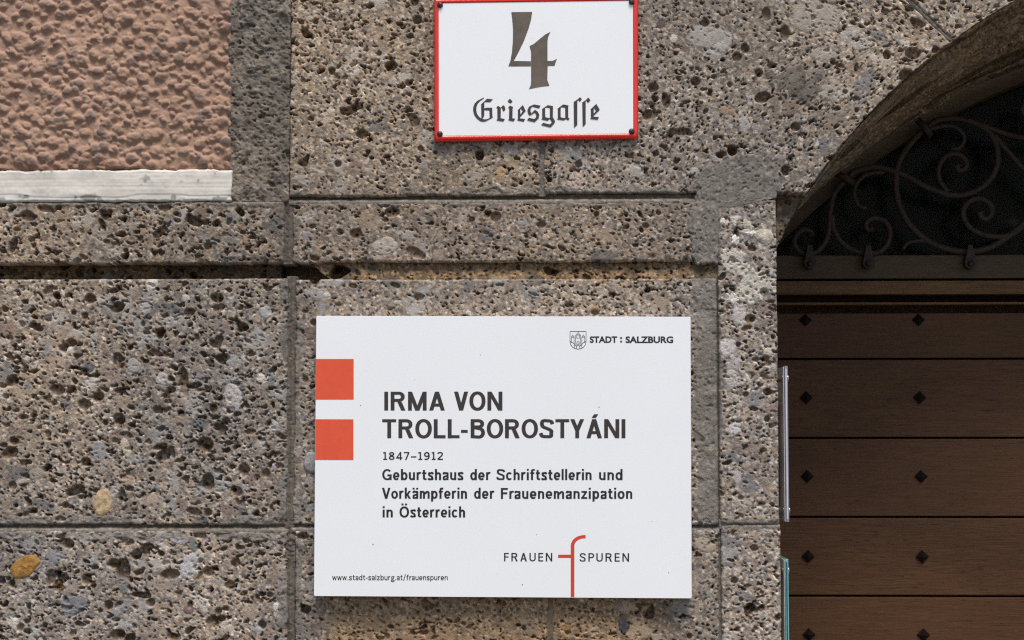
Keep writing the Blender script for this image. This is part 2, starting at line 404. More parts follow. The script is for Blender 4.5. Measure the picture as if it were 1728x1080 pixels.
Hm, Cm = mh, mc                     # pure mortar, for the joints and the broad patch

def sample(A, u, v):
    x = np.mod(u - RX0, RW); y = np.mod(v - RY0, RH)
    xi, yi = np.floor(x).astype(int) % RW, np.floor(y).astype(int) % RH
    fx, fy = (x - np.floor(x)), (y - np.floor(y))
    if A.ndim == 3: fx, fy = fx[..., None], fy[..., None]
    x1, y1 = (xi + 1) % RW, (yi + 1) % RH
    return (A[yi, xi] * (1 - fx) + A[yi, x1] * fx) * (1 - fy) + (A[y1, xi] * (1 - fx) + A[y1, x1] * fx) * fy

# ------------------------------------------------------------------ wall
FINE = 1.35
def axis(a, b, lo, hi, fine=FINE, crs=14.0):
    out = []; segs = [(a, min(b, lo), crs), (max(a, lo), min(b, hi), fine), (max(a, hi), b, crs)]
    for s, e, st in segs:
        if e > s: out.append(np.linspace(s, e, max(2, int((e - s) / st) + 1)))
    x = np.concatenate(out); return x[np.concatenate([[True], np.diff(x) > 1e-6])]
VU, VV = (-70, 1850), (-60, 1150)
def edge1d(x, seed, amp):
    r = np.random.default_rng(seed); s = np.zeros_like(x)
    for wl_, a in ((37, 1.), (13, .7), (5, .45)):
        g = r.random(4096) - .5; t = x / wl_ + 1500; i = np.floor(t).astype(int); f = t - i; f = f * f * (3 - 2 * f)
        s = s + a * (g[i % 4096] * (1 - f) + g[(i + 1) % 4096] * f)
    return s * amp
wall = empty("stone_wall", (0, 0, 0), "pitted grey-brown conglomerate stone wall with mortar joints around the arched doorway", "wall")
SEED = [100]
def slab(name, u0, u1, v0, v1, mat=None, parent=wall, left=None, right_=None, base=0.0, rough=(1.2, 1.2, 1.2, 1.2), chip=(0, 0, 0, 0),
         Hs=None, Cs=None, hfun=None, rnd=3.0, skirt=.07, crs=8.0, cfun=None, fine=FINE, tone_=(1, 1, 1)):
    """a stone: grid over [u0,u1]x[v0,v1] with ragged edges (left, right, top, bottom), displaced towards the viewer"""
    SEED[0] += 10; sd_ = SEED[0]
    Hs = H if Hs is None else Hs; Cs = Cc if Cs is None else Cs
    us, vs_ = axis(u0, u1, *VU, fine=fine, crs=crs), axis(v0, v1, *VV, fine=fine, crs=crs)
    s = (us - u0) / (u1 - u0); t = (vs_ - v0) / (v1 - v0)
    L = (left(vs_) if left else np.full_like(vs_, u0)) + edge1d(vs_, sd_, rough[0])
    R = (right_(vs_) if right_ else np.full_like(vs_, u1)) + edge1d(vs_, sd_ + 1, rough[1])
    T = edge1d(us, sd_ + 2, rough[2]); B = edge1d(us, sd_ + 3, rough[3])
    UU = L[:, None] + (R - L)[:, None] * s[None]
    VW = vs_[:, None] + T[None] * (1 - t)[:, None] + B[None] * t[:, None]
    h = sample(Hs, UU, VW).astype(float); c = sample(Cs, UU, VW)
    nn = sample(n14, UU, VW) - .5; n4 = sample(n40, UU, VW) - .5
    dist = [UU - L[:, None], R[:, None] - UU, VW - (v0 + T)[None], (v1 + B)[None] - VW]
    for d, ch in zip(dist, chip):
        e = d + nn * 2.2
        h -= rnd * np.clip(1 - e / 3.5, 0, 1) ** 2
        if ch: h -= ch * sstep(np.clip(n4 * 2.0 + nn * .8, 0, 1), .30, .75) * sstep(14 - d, 0, 10)
    if hfun is not None: h += hfun(UU, VW)
    if cfun is not None: c = cfun(UU, VW, c)
    c = c * np.array(tone_)
    P = np.stack([X_of(UU), base - h / 1000, Z_of(VW)], -1)
    P = np.pad(P, ((1, 1), (1, 1), (0, 0)), 'edge'); c = np.pad(c, ((1, 1), (1, 1), (0, 0)), 'edge')
    for sl in (np.s_[0, :], np.s_[-1, :], np.s_[:, 0], np.s_[:, -1]): P[sl][..., 1] = base + skirt
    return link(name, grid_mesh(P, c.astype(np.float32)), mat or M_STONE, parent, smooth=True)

# front arch circle and back arch circle, fitted on the photograph
CUX, CUY = uv(2212, 890); CR = 1018.0
ends = [uv(1368, 319), uv(1498, 162), uv(1692, 14)]
A_ = np.array([[2 * x, 2 * y, 1] for x, y in ends]); b_ = np.array([x * x + y * y for x, y in ends])
sol = np.linalg.solve(A_, b_); CUX, CUY = sol[0], sol[1]; CR = math.sqrt(sol[2] + CUX ** 2 + CUY ** 2)
def arch_u(v): return CUX - np.sqrt(np.clip(CR ** 2 - (CUY - np.asarray(v, float)) ** 2, 0, None))
u_jamb = U(1313, 700)
u_mir = 2 * CUX - u_jamb
u_pier = U(1212.5, 700)
v_j1a, v_j1b = V(830, 330), V(830, 341.5)
v_g0, v_g1 = V(830, 443), V(830, 469)
v_j3a, v_j3b = V(300, 885.5), V(300, 896.5)
uL, uR = U(484, 700), U(497, 700)
V_GROUND = 540 + 1.8 * 1152
LEFT = -1100
# upper course, either side of the joint below the house number
slab("stone_block", U(490, 150), U(911.5, 280), -260, v_j1a, tone_=(1.04, 1.0, .94), rough=(.8, .8, 1, 2.2))
# the large arch stone and its neighbour above the radial joint
jx0, jy0 = uv(1535, 0); jx1, jy1 = uv(1606, 69)
def joint_u(v): return jx0 + (np.asarray(v, float) - jy0) * (jx1 - jx0) / (jy1 - jy0)
v_sp = V(1340, 321)
def big_right(v):
    a = arch_u(v) - 1.0; j = joint_u(v) - 5
    return np.minimum(a, j)
slab("stone_block", U(918.5, 280), 1700, -260, v_j1a - 3, right_=big_right, rough=(.8, 1.5, 1, 1.6), chip=(0, 2.5, 0, 0))
slab("stone_block", 1540, 1800, -118, jy1 + 3, left=lambda v: np.minimum(joint_u(v) + 5, arch_u(v) - 2.5), right_=lambda v: arch_u(v) - 1.0,
     rough=(1., 1.0, 1, 1), chip=(0, 2, 0, 0))
slab("stone_block", 1500, CUX, -260, -120, left=lambda v: joint_u(v) + 5, rough=(1, 1, 1, 1), crs=10)
# course with the overhanging lower edge
slab("stone_block", LEFT, U(478.5, 400), V(240, 341), V(240, 444.5), tone_=(.95, .92, .88), rough=(1, 2.6, 1.6, 1.8), chip=(0, 1.5, 0, 3))
slab("stone_block", U(495, 400), u_pier - 1.5, v_j1b, V(830, 442), tone_=(.96, .93, .90), rough=(2.4, .5, 2, 1.8), chip=(2, 0, 0, 8))
# course below the groove
slab("stone_block", LEFT, uL, v_g1, v_j3a, rough=(1, 2.4, .8, 2.0), chip=(0, 2, 2, 2))
slab("stone_block", uR, u_pier - 1.5, V(830, 471), V(830, 885), rough=(2.4, .5, 1.2, 1), chip=(2, 0, 5, 0),
     hfun=lambda u, v: -22 * sstep(9 - np.abs(u - U(530, 480) + (v - V(530, 480)) * .3), 0, 9) * sstep(V(530, 487) - v, 0, 12))
# lower course
slab("stone_block", LEFT, U(484.5, 1000), v_j3b, 1420, rough=(1, 2.4, 2.4, 1), chip=(0, 2, 2, 0), tone_=(1.12, 1.12, 1.13))
slab("stone_block", U(497.5, 1000), U(925, 1050), V(830, 896), 1420, rough=(2.4, .8, 1.2, 1), chip=(2, 0, 0, 0))
slab("stone_block", U(932, 1050), u_pier - 1.5, V(1190, 895), 1420, rough=(.8, 1.6, 1.2, 1))
# pier stones beside the doorway
slab("stone_block", u_pier + 1.2, u_jamb, V(1260, 337), V(1260, 884.5), rough=(.7, .7, 2, 1.0), chip=(0, 1.5, 2, 0), skirt=.5,
     hfun=lambda u, v: 1.5 + 0 * u)
slab("stone_block", u_pier + 2.6, u_jamb + 2, V(1260, 885.5), 1420, rough=(1.2, .9, 1.0, 1.0), chip=(4, 1.5, 0, 0), skirt=.5)
# recessed stone filling the corner under the arch stone
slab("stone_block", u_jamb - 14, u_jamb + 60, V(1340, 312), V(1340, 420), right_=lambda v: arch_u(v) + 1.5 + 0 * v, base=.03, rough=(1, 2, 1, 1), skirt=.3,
     cfun=lambda u, v, c: c * np.array((.62, .55, .45)), hfun=lambda u, v: (sample(n14, u, v) - .5) * 9)  # shade under the arch stone's lip is darkened into its colour
# stones out of the picture: lower wall, upper wall, right of the doorway
for (a, b, c_, d_) in ((LEFT, 300, 1432, 1960), (312, u_jamb, 1432, 1960), (LEFT, 60, 1972, V_GROUND + 40), (72, u_jamb, 1972, V_GROUND + 40),
                       (LEFT, 330, -1500, -640), (342, 1500, -900, -272), (LEFT, 1500, -1500, -912), (1512, 3600, -1500, -272), (CUX, 3600, -260, -130)):
    slab("stone_block", a, b, c_, d_, crs=10, skirt=.5 if b == u_jamb else .07)
slab("stone_block", 2600, 3600, -118, CUY * .45, left=lambda v: 2 * CUX - arch_u(v), crs=9)
slab("stone_block", u_mir, 3600, CUY * .45 + 6, V_GROUND + 40, crs=10, skirt=.5)

# ---- mortar: joints, the broad smear, behind the groove
def joint_h(lo, hi, top=-8., bot=-1.2):
    return lambda u, v: top + (bot - top) * sstep((v - lo) / (hi - lo), .25, .75) + 0 * u
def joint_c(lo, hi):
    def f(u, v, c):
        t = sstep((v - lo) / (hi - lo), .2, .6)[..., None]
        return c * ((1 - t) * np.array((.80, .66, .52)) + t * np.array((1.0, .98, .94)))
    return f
z = lambda *a: (0,) * 4
mj = dict(mat=M_MORTAR, Hs=Hm * .6, Cs=Cm, rnd=0, skirt=.05)
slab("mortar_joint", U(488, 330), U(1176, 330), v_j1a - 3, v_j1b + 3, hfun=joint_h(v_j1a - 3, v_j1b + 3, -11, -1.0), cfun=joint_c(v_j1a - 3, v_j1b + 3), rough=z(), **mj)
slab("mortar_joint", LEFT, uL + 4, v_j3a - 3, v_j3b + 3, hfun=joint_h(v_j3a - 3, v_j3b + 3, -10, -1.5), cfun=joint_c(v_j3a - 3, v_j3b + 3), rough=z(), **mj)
slab("mortar_joint", uR - 3, u_pier, V(830, 881), V(830, 899), hfun=joint_h(V(830, 881), V(830, 899), -10, -1.5), rough=z(), **mj)
def vert_h(u0, u1, deep=-4.5, ridge=2.6):
    return lambda u, v: deep + ridge * np.exp(-(((u - u0) / (u1 - u0) - .62) / .22) ** 2)
for (a, b, c_, d_) in ((U(476, 400), U(497.5, 400), V(485, 337), V(485, 446)), (uL - 2.5, uR + 2.5, V(485, 466), 1420)):
    slab("mortar_joint", a, b, c_, d_, hfun=vert_h(a, b), rough=z(), cfun=lambda u, v, c: c * np.array((.70, .66, .61)), **mj)
a, b = U(909, 280), U(921, 280)
slab("mortar_joint", a, b, -260, v_j1a + 2, hfun=lambda u, v: -3.8 + 0 * u, rough=z(), cfun=lambda u, v, c: c * .8, **mj)
a, b = U(922, 1050), U(935, 1050)
slab("mortar_joint", a, b, v_j3b - 5, 1420, hfun=lambda u, v: -2.6 + 0 * u, rough=z(), cfun=lambda u, v, c: c * np.array((1.05, .9, .68)), **mj)
slab("mortar_joint", u_pier - 3, u_pier + 4, V(1212, 440), 1420, hfun=lambda u, v: -9. + 0 * u, rough=z(), **mj)
slab("mortar_joint", u_pier, u_jamb - 3, V(1260, 876), V(1260, 893), hfun=lambda u, v: -2.2 + 0 * u, rough=z(), **mj)
slab("mortar_joint", 1500, 1600, -118, jy1 - 1, left=lambda v: joint_u(v) - 7.5, right_=lambda v: joint_u(v) + 7.5, hfun=lambda u, v: -2.5 - 3.0 * np.abs((u - joint_u(v)) / 7.5) ** 2,
     cfun=lambda u, v, c: c * .85, rough=z(), **mj)
# smear that joins arch stone, course and pier
pv = [V(1240, y) for y in (262, 280, 300, 335, 352, 400, 430, 452)]
slab("mortar_patch", U(1170, 350), U(1313, 330), pv[0], pv[-1] - 8, mat=M_MORTAR, Cs=Cm, Hs=Hm, rnd=2.2, base=-.0008, rough=(5, 1.5, 5, 4),
     left=lambda v: np.interp(v, pv, [U(x, 350) for x in (1232, 1204, 1182, 1171, 1172, 1164, 1168, 1180)]),
     right_=lambda v: np.interp(v, pv, [U(x, 350) for x in (1296, 1308, 1316, 1311, 1219, 1213.5, 1213, 1212.5)]))
# broad vertical band of mortar beside the plaster
u_p0, u_p1 = U(390, 200), U(488.5, 200)
slab("mortar_patch", u_p0 - 6, u_p1, -640, V(440, 341), mat=M_MORTAR, Cs=Cm, Hs=Hm, rough=(.6, .6, 1, 1), rnd=1.5,
     hfun=lambda u, v: -1.6 + (sample(n40, u * .8, v * 1.7) - .5) * 4 + (sample(n14, u * .9, v * .6) - .5) * 4 + (sample(n6, u, v * .8) - .5) * 2.4 + .45 * sample(H, u * .9 + 700, v + 300),
     cfun=lambda u, v, c: (c * .62 + .30 * sample(Cc, u * .9 + 700, v + 300)) * (.86 + .35 * (sample(n130, u, v * 2) - .5) + .3 * (sample(n14, u, v) - .5))[..., None] * np.array((1.0, .97, .93)))
# groove: deep band between the courses, brown inside
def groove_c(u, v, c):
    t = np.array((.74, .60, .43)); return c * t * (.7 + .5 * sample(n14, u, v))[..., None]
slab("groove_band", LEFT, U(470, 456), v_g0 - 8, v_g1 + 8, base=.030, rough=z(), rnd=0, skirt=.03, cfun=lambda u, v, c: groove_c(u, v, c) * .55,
     hfun=lambda u, v: 4 * sstep((v - v_g0) / (v_g1 - v_g0)))  # left band: shade of the deep groove painted in as darker colour
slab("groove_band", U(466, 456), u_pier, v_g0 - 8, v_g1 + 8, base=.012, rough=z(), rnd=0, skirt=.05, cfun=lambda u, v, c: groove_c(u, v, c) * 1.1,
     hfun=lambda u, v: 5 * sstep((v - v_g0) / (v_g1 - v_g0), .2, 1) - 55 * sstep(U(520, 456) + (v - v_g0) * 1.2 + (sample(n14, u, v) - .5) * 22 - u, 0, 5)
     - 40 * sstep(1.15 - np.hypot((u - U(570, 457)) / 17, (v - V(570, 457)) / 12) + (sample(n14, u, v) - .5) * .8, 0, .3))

# ---- plaster panel and the white board under it
print("plaster")
def plaster():
    a, b, c_, d_ = LEFT, u_p0, -640, V(200, 288)
    n = 1900
    r = np.random.default_rng(5)
    BH = np.full((RH, RW), 0, np.float32)
    for _ in range(2900):
        x, y = r.uniform(-240, u_p0 + 2), r.uniform(-200, d_ + 2)
        rr = 3.4 + 7.5 * r.random() ** 1.7; ax = r.uniform(.75, 1.25); ro = r.uniform(-1.1, 1.1)
        s = window(x, y, rr * 2.2)
        if s[0].stop <= s[0].start or s[1].stop <= s[1].start: continue
        dx, dy = XX[s] - x, YY[s] - y
        xr, yr = dx * math.cos(ro) + dy * math.sin(ro), -dx * math.sin(ro) + dy * math.cos(ro)
        d = np.hypot(xr / (rr * (.8 + .5 * ax)), yr / (rr * ax)) + (n14[s] - .5) * .35
        top = rr * r.uniform(.55, .95)
        BH[s] = np.maximum(BH[s] * .985, top * sstep(1 - d, 0, .66) + BH[s] * .5)
    for _ in range(1): BH = (BH + np.roll(BH, 1, 0) + np.roll(BH, -1, 0) + np.roll(BH, 1, 1) + np.roll(BH, -1, 1)) / 5
    BH = 9.5 * np.tanh(BH / 9.5) + (n40 - .5) * 4 + (n14 - .5) * 2.8 + (n6 - .5) * 1.3 + (vnoise(3, 95) - .5) * .9
    base = np.array(srgb(170, 140, 121), np.float32); grey = np.array(srgb(108, 97, 93), np.float32)
    k = sstep(BH + (n14 - .5) * 4 + (n130 - .5) * 4, 4.8, 9.0)[..., None] * .8
    CP = base * (.92 + .28 * (n130 - .5) + .12 * (n40 - .5) + .1 * (n14 - .5))[..., None] * (1 - k) + grey * k
    k = (sstep(YY, d_ - 22, d_ - 3) * .45)[..., None]
    CP = CP * (1 - k) + CP * np.array(srgb(190, 165, 150)) * 1.3 * k
    slab("plaster_panel", a, b, c_, d_, mat=M_PLASTER, Hs=BH, Cs=CP, base=.004, rough=(1, 3, 1, 5), rnd=7, skirt=.03)
plaster()
def board_c(u, v, c):
    g = sample(vnoise(90, 71, 2.2), u, v); g2 = sample(vnoise(260, 72, 5), u, v); cr = sample(vnoise(45, 73), u, v)
    col = np.array(srgb(216, 212, 203)) * (.90 + .09 * g + .14 * (g2 - .5) + .16 * (sample(n40, u, v) - .5) + .08 * (sample(n6, u, v) - .5))[..., None]
    edge_ = sstep(V(200, 334) + (cr - .5) * 9 - v, -1.2, 1.2)
    line = np.exp(-((v - V(200, 330) - (cr - .5) * 7) / 1.3) ** 2) * .5
    wear = sstep(sample(n14, u, v) * .6 + sample(n6, u, v) * .4 + .25 * sstep(v, V(200, 326), V(200, 338)), .76, .88) * .5
    return col * (1 - np.clip(line + wear, 0, .8))[..., None]
slab("painted_board", LEFT, U(391.5, 315), V(200, 287), V(200, 340.5), mat=M_BOARD, Hs=(n6 - .5) * .35 + (vnoise(120, 74, 2.5) - .5) * .35 + (n14 - .5) * .7 + (n40 - .5) * 1.8,
     base=-.002, rough=(1, 1.4, 3.0, 1.6), chip=(0, 1, 1, 1), rnd=2.5, cfun=board_c, skirt=.03)

# ---- pebbles that stand out of the stone, each its own piece
def pebble(px, py, rx, ry, col, rot=0, h=2.5, seed=0, label=None, rag=.22):
    r = np.random.default_rng(seed); cu, cv = uv(px, py); n = 26; rings = 7
    ph = r.random(6) * 6.28; am = r.random(6) * rag
    m = simple("pebble " + str(seed), srgb(*col), .85, var=.4, scale=160, bmp=.0012, bscale=600, spec=.3)
    P = []
    for i in range(rings + 1):
        t = i / rings; row = []
        for k in range(n + 1):
            a = 2 * math.pi * k / n
            w = 1 + sum(am[j] * math.sin((j + 2) * a + ph[j]) for j in range(6)) * .6
            x, y = rx * w * math.cos(a) * t, ry * w * math.sin(a) * t
            hh = h * (1 - t ** 3.0) + .35 * math.sin(x * .9 + ph[0]) * math.cos(y * .8 + ph[1]) + float(sample(n6, np.array(cu + x), np.array(cv + y)) - .5) * 1.8
            if i == rings: hh = -4
            row.append((X_of(cu + x * math.cos(rot) - y * math.sin(rot)), -hh / 1000 - .0006, Z_of(cv + x * math.sin(rot) + y * math.cos(rot))))
        P.append(row)
    o = link("pebble", grid_mesh(np.array(P, float)), m, wall, smooth=True)
    if label: o["label"] = label
for i, (px, py, rx, ry, col, rot, h, lab) in enumerate([
        (42, 956, 30, 18, (158, 118, 62), -.55, 1.2, "ochre yellow pebble"), (173, 848, 18, 26, (182, 158, 124), .1, 1.2, "tan pebble"),
        (1290, 399, 17, 15, (186, 178, 162), .2, 3.0, "round cream pebble"), (1241, 406, 8, 10, (216, 212, 204), .3, 2.4, "white chip"),
        (1268, 394, 11, 5, (214, 208, 198), -.2, 2.4, "white chip"), (1236, 503, 13, 11, (214, 210, 202), .3, 2.2, "white chip"),
        (1262, 472, 13, 10, (200, 196, 186), -.5, 2.0, None), (1250, 486, 10, 7, (196, 190, 180), .5, 2.0, None), (1219, 373, 5, 7, (208, 204, 196), 0, 2.0, None),
        (1262, 380, 14, 7, (186, 178, 164), .6, 1.8, None), (1180, 413, 10, 9, (134, 128, 120), .3, 2.4, None),
        (527, 780, 16, 20, (158, 154, 150), 0, 2.5, "grey pebble at the plaque edge"), (1052, 1056, 8, 15, (84, 82, 84), 0, 1.8, "dark grey pebble")]):
    pebble(px, py, rx, ry, col, rot, h, i, lab, rag=.30 if rx < 15 else .06)

# ---- arch soffit
D_DOOR = .50
bcx, bcy, bR = 2147., 1212., 1176.
def soffit():
    NT, NS = 620, 84
    th = np.concatenate([np.linspace(math.radians(-14), math.radians(52), NT), np.linspace(math.radians(52), math.radians(194), 60)[1:]])
    th0 = math.atan2(CUY - V(1340, 418), CUX - float(arch_u(V(1340, 418))))
    t = (th - th[0]) / (math.radians(194) - th[0])
    # front curve angle, from the spring of the arch round to its mirror image
    thf = th0 + (math.pi - 2 * th0) * t
    Fx = X_of(CUX - CR * np.cos(thf)); Fz = Z_of(CUY - CR * np.sin(thf))
    pb0 = math.atan2(bcy - 418, bcx - (bcx - math.sqrt(bR ** 2 - (bcy - 418) ** 2)))
    thb = pb0 + (math.pi - 2 * pb0) * t
    Bp = unproj(bcx - bR * np.cos(thb), bcy - bR * np.sin(thb), D_DOOR)
    s = np.linspace(0, 1, NS)[None]
    ss = s ** .9
    X = Fx[:, None] * (1 - ss) + Bp[:, 0][:, None] * ss; Z = Fz[:, None] * (1 - ss) + Bp[:, 2][:, None] * ss
    y0 = .028 * sstep(V(1340, 323) - (CUY - CR * np.sin(thf)), 4, -4)
    Y = (y0 - .0005)[:, None] * (1 - ss) + D_DOOR * ss
    arc = (np.cumsum(np.hypot(np.gradient(Fx), np.gradient(Fz))) * 1152)[:, None] + 0 * ss; dep = ss * 300 + 0 * arc
    hh = sample(H, arc, dep) * .9 + (sample(n40, arc * .6, dep) - .5) * 9 + (sample(n14, arc * .4, dep) - .5) * 5
    hh = hh * sstep(ss * 12, 0, 1)
    nx, nz = CUX / 1152 - .75 - X, (Z_of(CUY) - Z); ln = np.hypot(nx, nz)
    X, Z = X + nx / ln * hh / 1000, Z + nz / ln * hh / 1000
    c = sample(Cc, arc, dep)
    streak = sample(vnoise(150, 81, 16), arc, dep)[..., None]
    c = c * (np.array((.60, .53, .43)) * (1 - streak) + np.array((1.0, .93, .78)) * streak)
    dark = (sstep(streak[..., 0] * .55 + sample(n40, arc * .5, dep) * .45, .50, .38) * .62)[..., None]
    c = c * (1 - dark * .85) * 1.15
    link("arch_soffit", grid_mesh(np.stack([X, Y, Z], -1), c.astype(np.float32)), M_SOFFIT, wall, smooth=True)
soffit()

# ------------------------------------------------------------------ ground
def ground():
    m, nt, b = new_mat("paving")
    v = nt.nodes.new("ShaderNodeTexVoronoi"); v.inputs["Scale"].default_value = 7
    tc = nt.nodes.new("ShaderNodeTexCoord"); nt.links.new(tc.outputs["Object"], v.inputs["Vector"])
    c = ramp(nt, v.outputs["Color"], .2, .8, srgb(84, 80, 75), srgb(112, 107, 100))
    c = mult(nt, c, ramp(nt, noise(nt, 3, 6).outputs[0], .3, .7, (.75,) * 3, (1.1,) * 3))
    nt.links.new(c, b.inputs["Base Color"]); b.inputs["Roughness"].default_value = .85
    bm = bmesh.new()
    q = [bm.verts.new(p) for p in ((-150, -200, 0), (150, -200, 0), (150, 100, 0), (-150, 100, 0))]
    bm.faces.new(q)
    tag(bm_obj("ground", bm, m), kind="structure")
ground()

# ------------------------------------------------------------------ door, frame, fanlight
def wood(name, col, dark=.55):
    m, nt, b = new_mat(name)
    g = noise(nt, 9, 6, .62, stretch=(1.2, 14, 22)); f = noise(nt, 60, 5, .7, stretch=(.5, 6, 9)); w = noise(nt, 2.4, 3, .5, stretch=(1, 1, 2.2))
    c = ramp(nt, g.outputs[0], .28, .72, tuple(x * dark for x in col), col)
    c = mult(nt, c, ramp(nt, f.outputs[0], .3, .7, (.72,) * 3, (1.18,) * 3))
    c = mult(nt, c, ramp(nt, w.outputs[0], .3, .7, (.84, .80, .78), (1.14, 1.12, 1.10)))
    s = noise(nt, 420, 2, .5, stretch=(.12, 1, 1))
    c = mult(nt, c, ramp(nt, s.outputs[0], .30, .40, (.55,) * 3, (1,) * 3))
    nt.links.new(c, b.inputs["Base Color"])
    b.inputs["Roughness"].default_value = .62; b.inputs["Specular IOR Level"].default_value = .3
    bump(nt, b, f.outputs[0], .0008)
    return m
M_WOOD = wood("dark stained oak", srgb(100, 68, 42), .66)
M_WOODL = wood("worn brown moulding", srgb(122, 90, 58))
M_RAIL = wood("grey brown rail", srgb(88, 72, 52), .75)
M_IRON = simple("rusty wrought iron", srgb(58, 45, 35), .6, metal=.2, var=.45, scale=160, bmp=.0015, bscale=350)
M_STUD = simple("black iron stud", srgb(50, 46, 44), .38, metal=.7, var=.3, scale=200, bmp=.0004, bscale=500)
def pz(px, py, Y): return unproj(px, py, Y)
XL = float(pz(1262, 700, D_DOOR)[0]); XR = 2 * X_of(CUX) - X_of(u_jamb) + .02
door = empty("wooden_door", ((XL + XR) / 2, D_DOOR, 0), "dark brown door of wide horizontal planks with pyramid iron studs under the fanlight", "door")
zj = [float(pz(1500, y, D_DOOR)[2]) for y in (527, 605.5, 739, 872.5, 1006)]
ph = (zj[1] - zj[4]) / 3
zs = zj[:]
while zs[-1] - ph > .06: zs.append(zs[-1] - ph)
zs[-1] = .03
stud_rows = [float(pz(1450, y, D_DOOR)[2]) for y in (540, 671, 804, 939, 1071)]
stud_dx = float(pz(1554, 805, D_DOOR)[0] - pz(1362, 805, D_DOOR)[0]); stud_x0 = float(pz(1362, 803, D_DOOR)[0])
pl_mesh = None
for i in range(len(zs) - 1):
    zt, zb = zs[i] - .0016, zs[i + 1] + .0016
    p = box("plank", XL, XR, D_DOOR + .004 * (i % 2) * .3, D_DOOR + .04, zb, zt, M_WOOD, door, bevel=.0022)
    zc = stud_rows[i] if i < 5 else (zt + zb) / 2
    for k in range(8):
        x = stud_x0 + k * stud_dx
        if i >= 6 and k > 3: continue
        bm = bmesh.new(); r = .0115; jj = ((i * 7 + k * 3) % 5 - 2) * .02
        v4 = [bm.verts.new((x + r * math.cos(a + jj), D_DOOR - .0004, zc + r * math.sin(a + jj))) for a in (0, math.pi / 2, math.pi, 3 * math.pi / 2)]
        v5 = [bm.verts.new((w.co.x * .94 + x * .06, D_DOOR - .002, w.co.z * .94 + zc * .06)) for w in v4]
        ap = bm.verts.new((x, D_DOOR - .0115, zc))
        for a in range(4):
            bm.faces.new((v4[a], v4[(a + 1) % 4], v5[(a + 1) % 4], v5[a])); bm.faces.new((v5[a], v5[(a + 1) % 4], ap))
        bm_obj("stud", bm, M_STUD, p)

frame = empty("door_frame", ((XL + XR) / 2, D_DOOR, float(pz(1500, 470, D_DOOR)[2])),
              "dark wooden door frame with crossbeam and arched glazed fanlight above the plank door", "door frame")
def hb(name, ya, yb, y0, y1, mat, bev=.002, Yr=None):
    zt, zb = float(pz(1500, ya, Yr or y0)[2]), float(pz(1500, yb, Yr or y0)[2])
    return box(name, XL - .03, XR + .03, y0, y1, zb, zt, mat, frame, bevel=bev)
hb("rail", 430.5, 470, D_DOOR - .012, D_DOOR + .05, M_RAIL)
hb("moulding", 473.5, 497, D_DOOR - .012, D_DOOR + .05, M_WOODL, .003)
hb("backing_board", 466, 560, D_DOOR + .13, D_DOOR + .15, M_WOOD, 0, Yr=D_DOOR)
hb("fillet", 510, 514, D_DOOR - .012, D_DOOR + .02, M_WOODL, .001)
# arched frame member inside the soffit
def arch_band():
    t = np.linspace(math.radians(18), math.radians(162), 150)
    def ring(R, Y): return unproj(bcx - R * np.cos(t), bcy - R * np.sin(t), D_DOOR) + np.array([0, Y - D_DOOR, 0])
    P = np.stack([ring(bR + 14, D_DOOR + .06), ring(bR + 14, D_DOOR + .004), ring(bR - 21, D_DOOR + .004), ring(bR - 23, D_DOOR + .007), ring(bR - 23, D_DOOR + .07)], 1)
    link("arched_member", grid_mesh(P), M_RAIL, frame)
arch_band()
mg, nt, b = new_mat("dark fanlight glass")
tr = nt.nodes.new("ShaderNodeBsdfTransparent"); tr.inputs[0].default_value = (.62, .60, .56, 1)
gl = nt.nodes.new("ShaderNodeBsdfGlossy"); gl.inputs["Roughness"].default_value = .25; gl.inputs[0].default_value = (.014, .013, .011, 1)
mx = nt.nodes.new("ShaderNodeMixShader"); mx.inputs[0].default_value = .4
nt.links.new(tr.outputs[0], mx.inputs[1]); nt.links.new(gl.outputs[0], mx.inputs[2])
nt.links.new(mx.outputs[0], nt.nodes["Material Output"].inputs[0])
zrail = float(pz(1500, 432, D_DOOR)[2])
box("pane", XL - .02, XR + .02, D_DOOR + .058, D_DOOR + .062, zrail - .01, zrail + .72, mg, frame)

# interior behind the glass
M_INT = simple("dim interior paint", srgb(50, 47, 42), .9, var=.1, scale=3)
def interior():
    bm = bmesh.new(); x0, x1, y0, y1, z0, z1 = XL - .5, XR + .5, D_DOOR + .12, D_DOOR + 2.6, .002, 3.4
    P = [(x0, y0, z0), (x1, y0, z0), (x1, y1, z0), (x0, y1, z0), (x0, y0, z1), (x1, y0, z1), (x1, y1, z1), (x0, y1, z1)]
    v = [bm.verts.new(p) for p in P]
    for f in ((0, 1, 2, 3), (4, 7, 6, 5), (0, 3, 7, 4), (1, 5, 6, 2), (2, 6, 7, 3)): bm.faces.new([v[k] for k in f])
    tag(bm_obj("hallway_interior", bm, M_INT), kind="structure")
interior()
lamp = empty("hanging_lamp", (0, 0, 0), "dark round lamp hanging in the hallway behind the fanlight glass", "lamp")
lc = pz(1706, 395, 1.5); lamp.location = lc
M_BLK = simple("black lamp shade", srgb(16, 16, 16), .5)
lathe("lamp_shade", [(.012, .05), (.03, .045), (.046, .02), (.052, -.012), (.050, -.014), (.044, .018), (.026, .038), (.012, .042)], lc, (0, 0, 1), M_BLK, lamp)
lathe("bulb", [(.001, -.046), (.012, -.040), (.018, -.026), (.014, -.006), (.008, .03)], lc, (0, 0, 1), simple("grey bulb glass", srgb(150, 150, 150), .3), lamp)
lathe("cord", [(.003, .03), (.003, 3.4 - lc[2])], lc, (0, 0, 1), M_BLK, lamp, n=6)

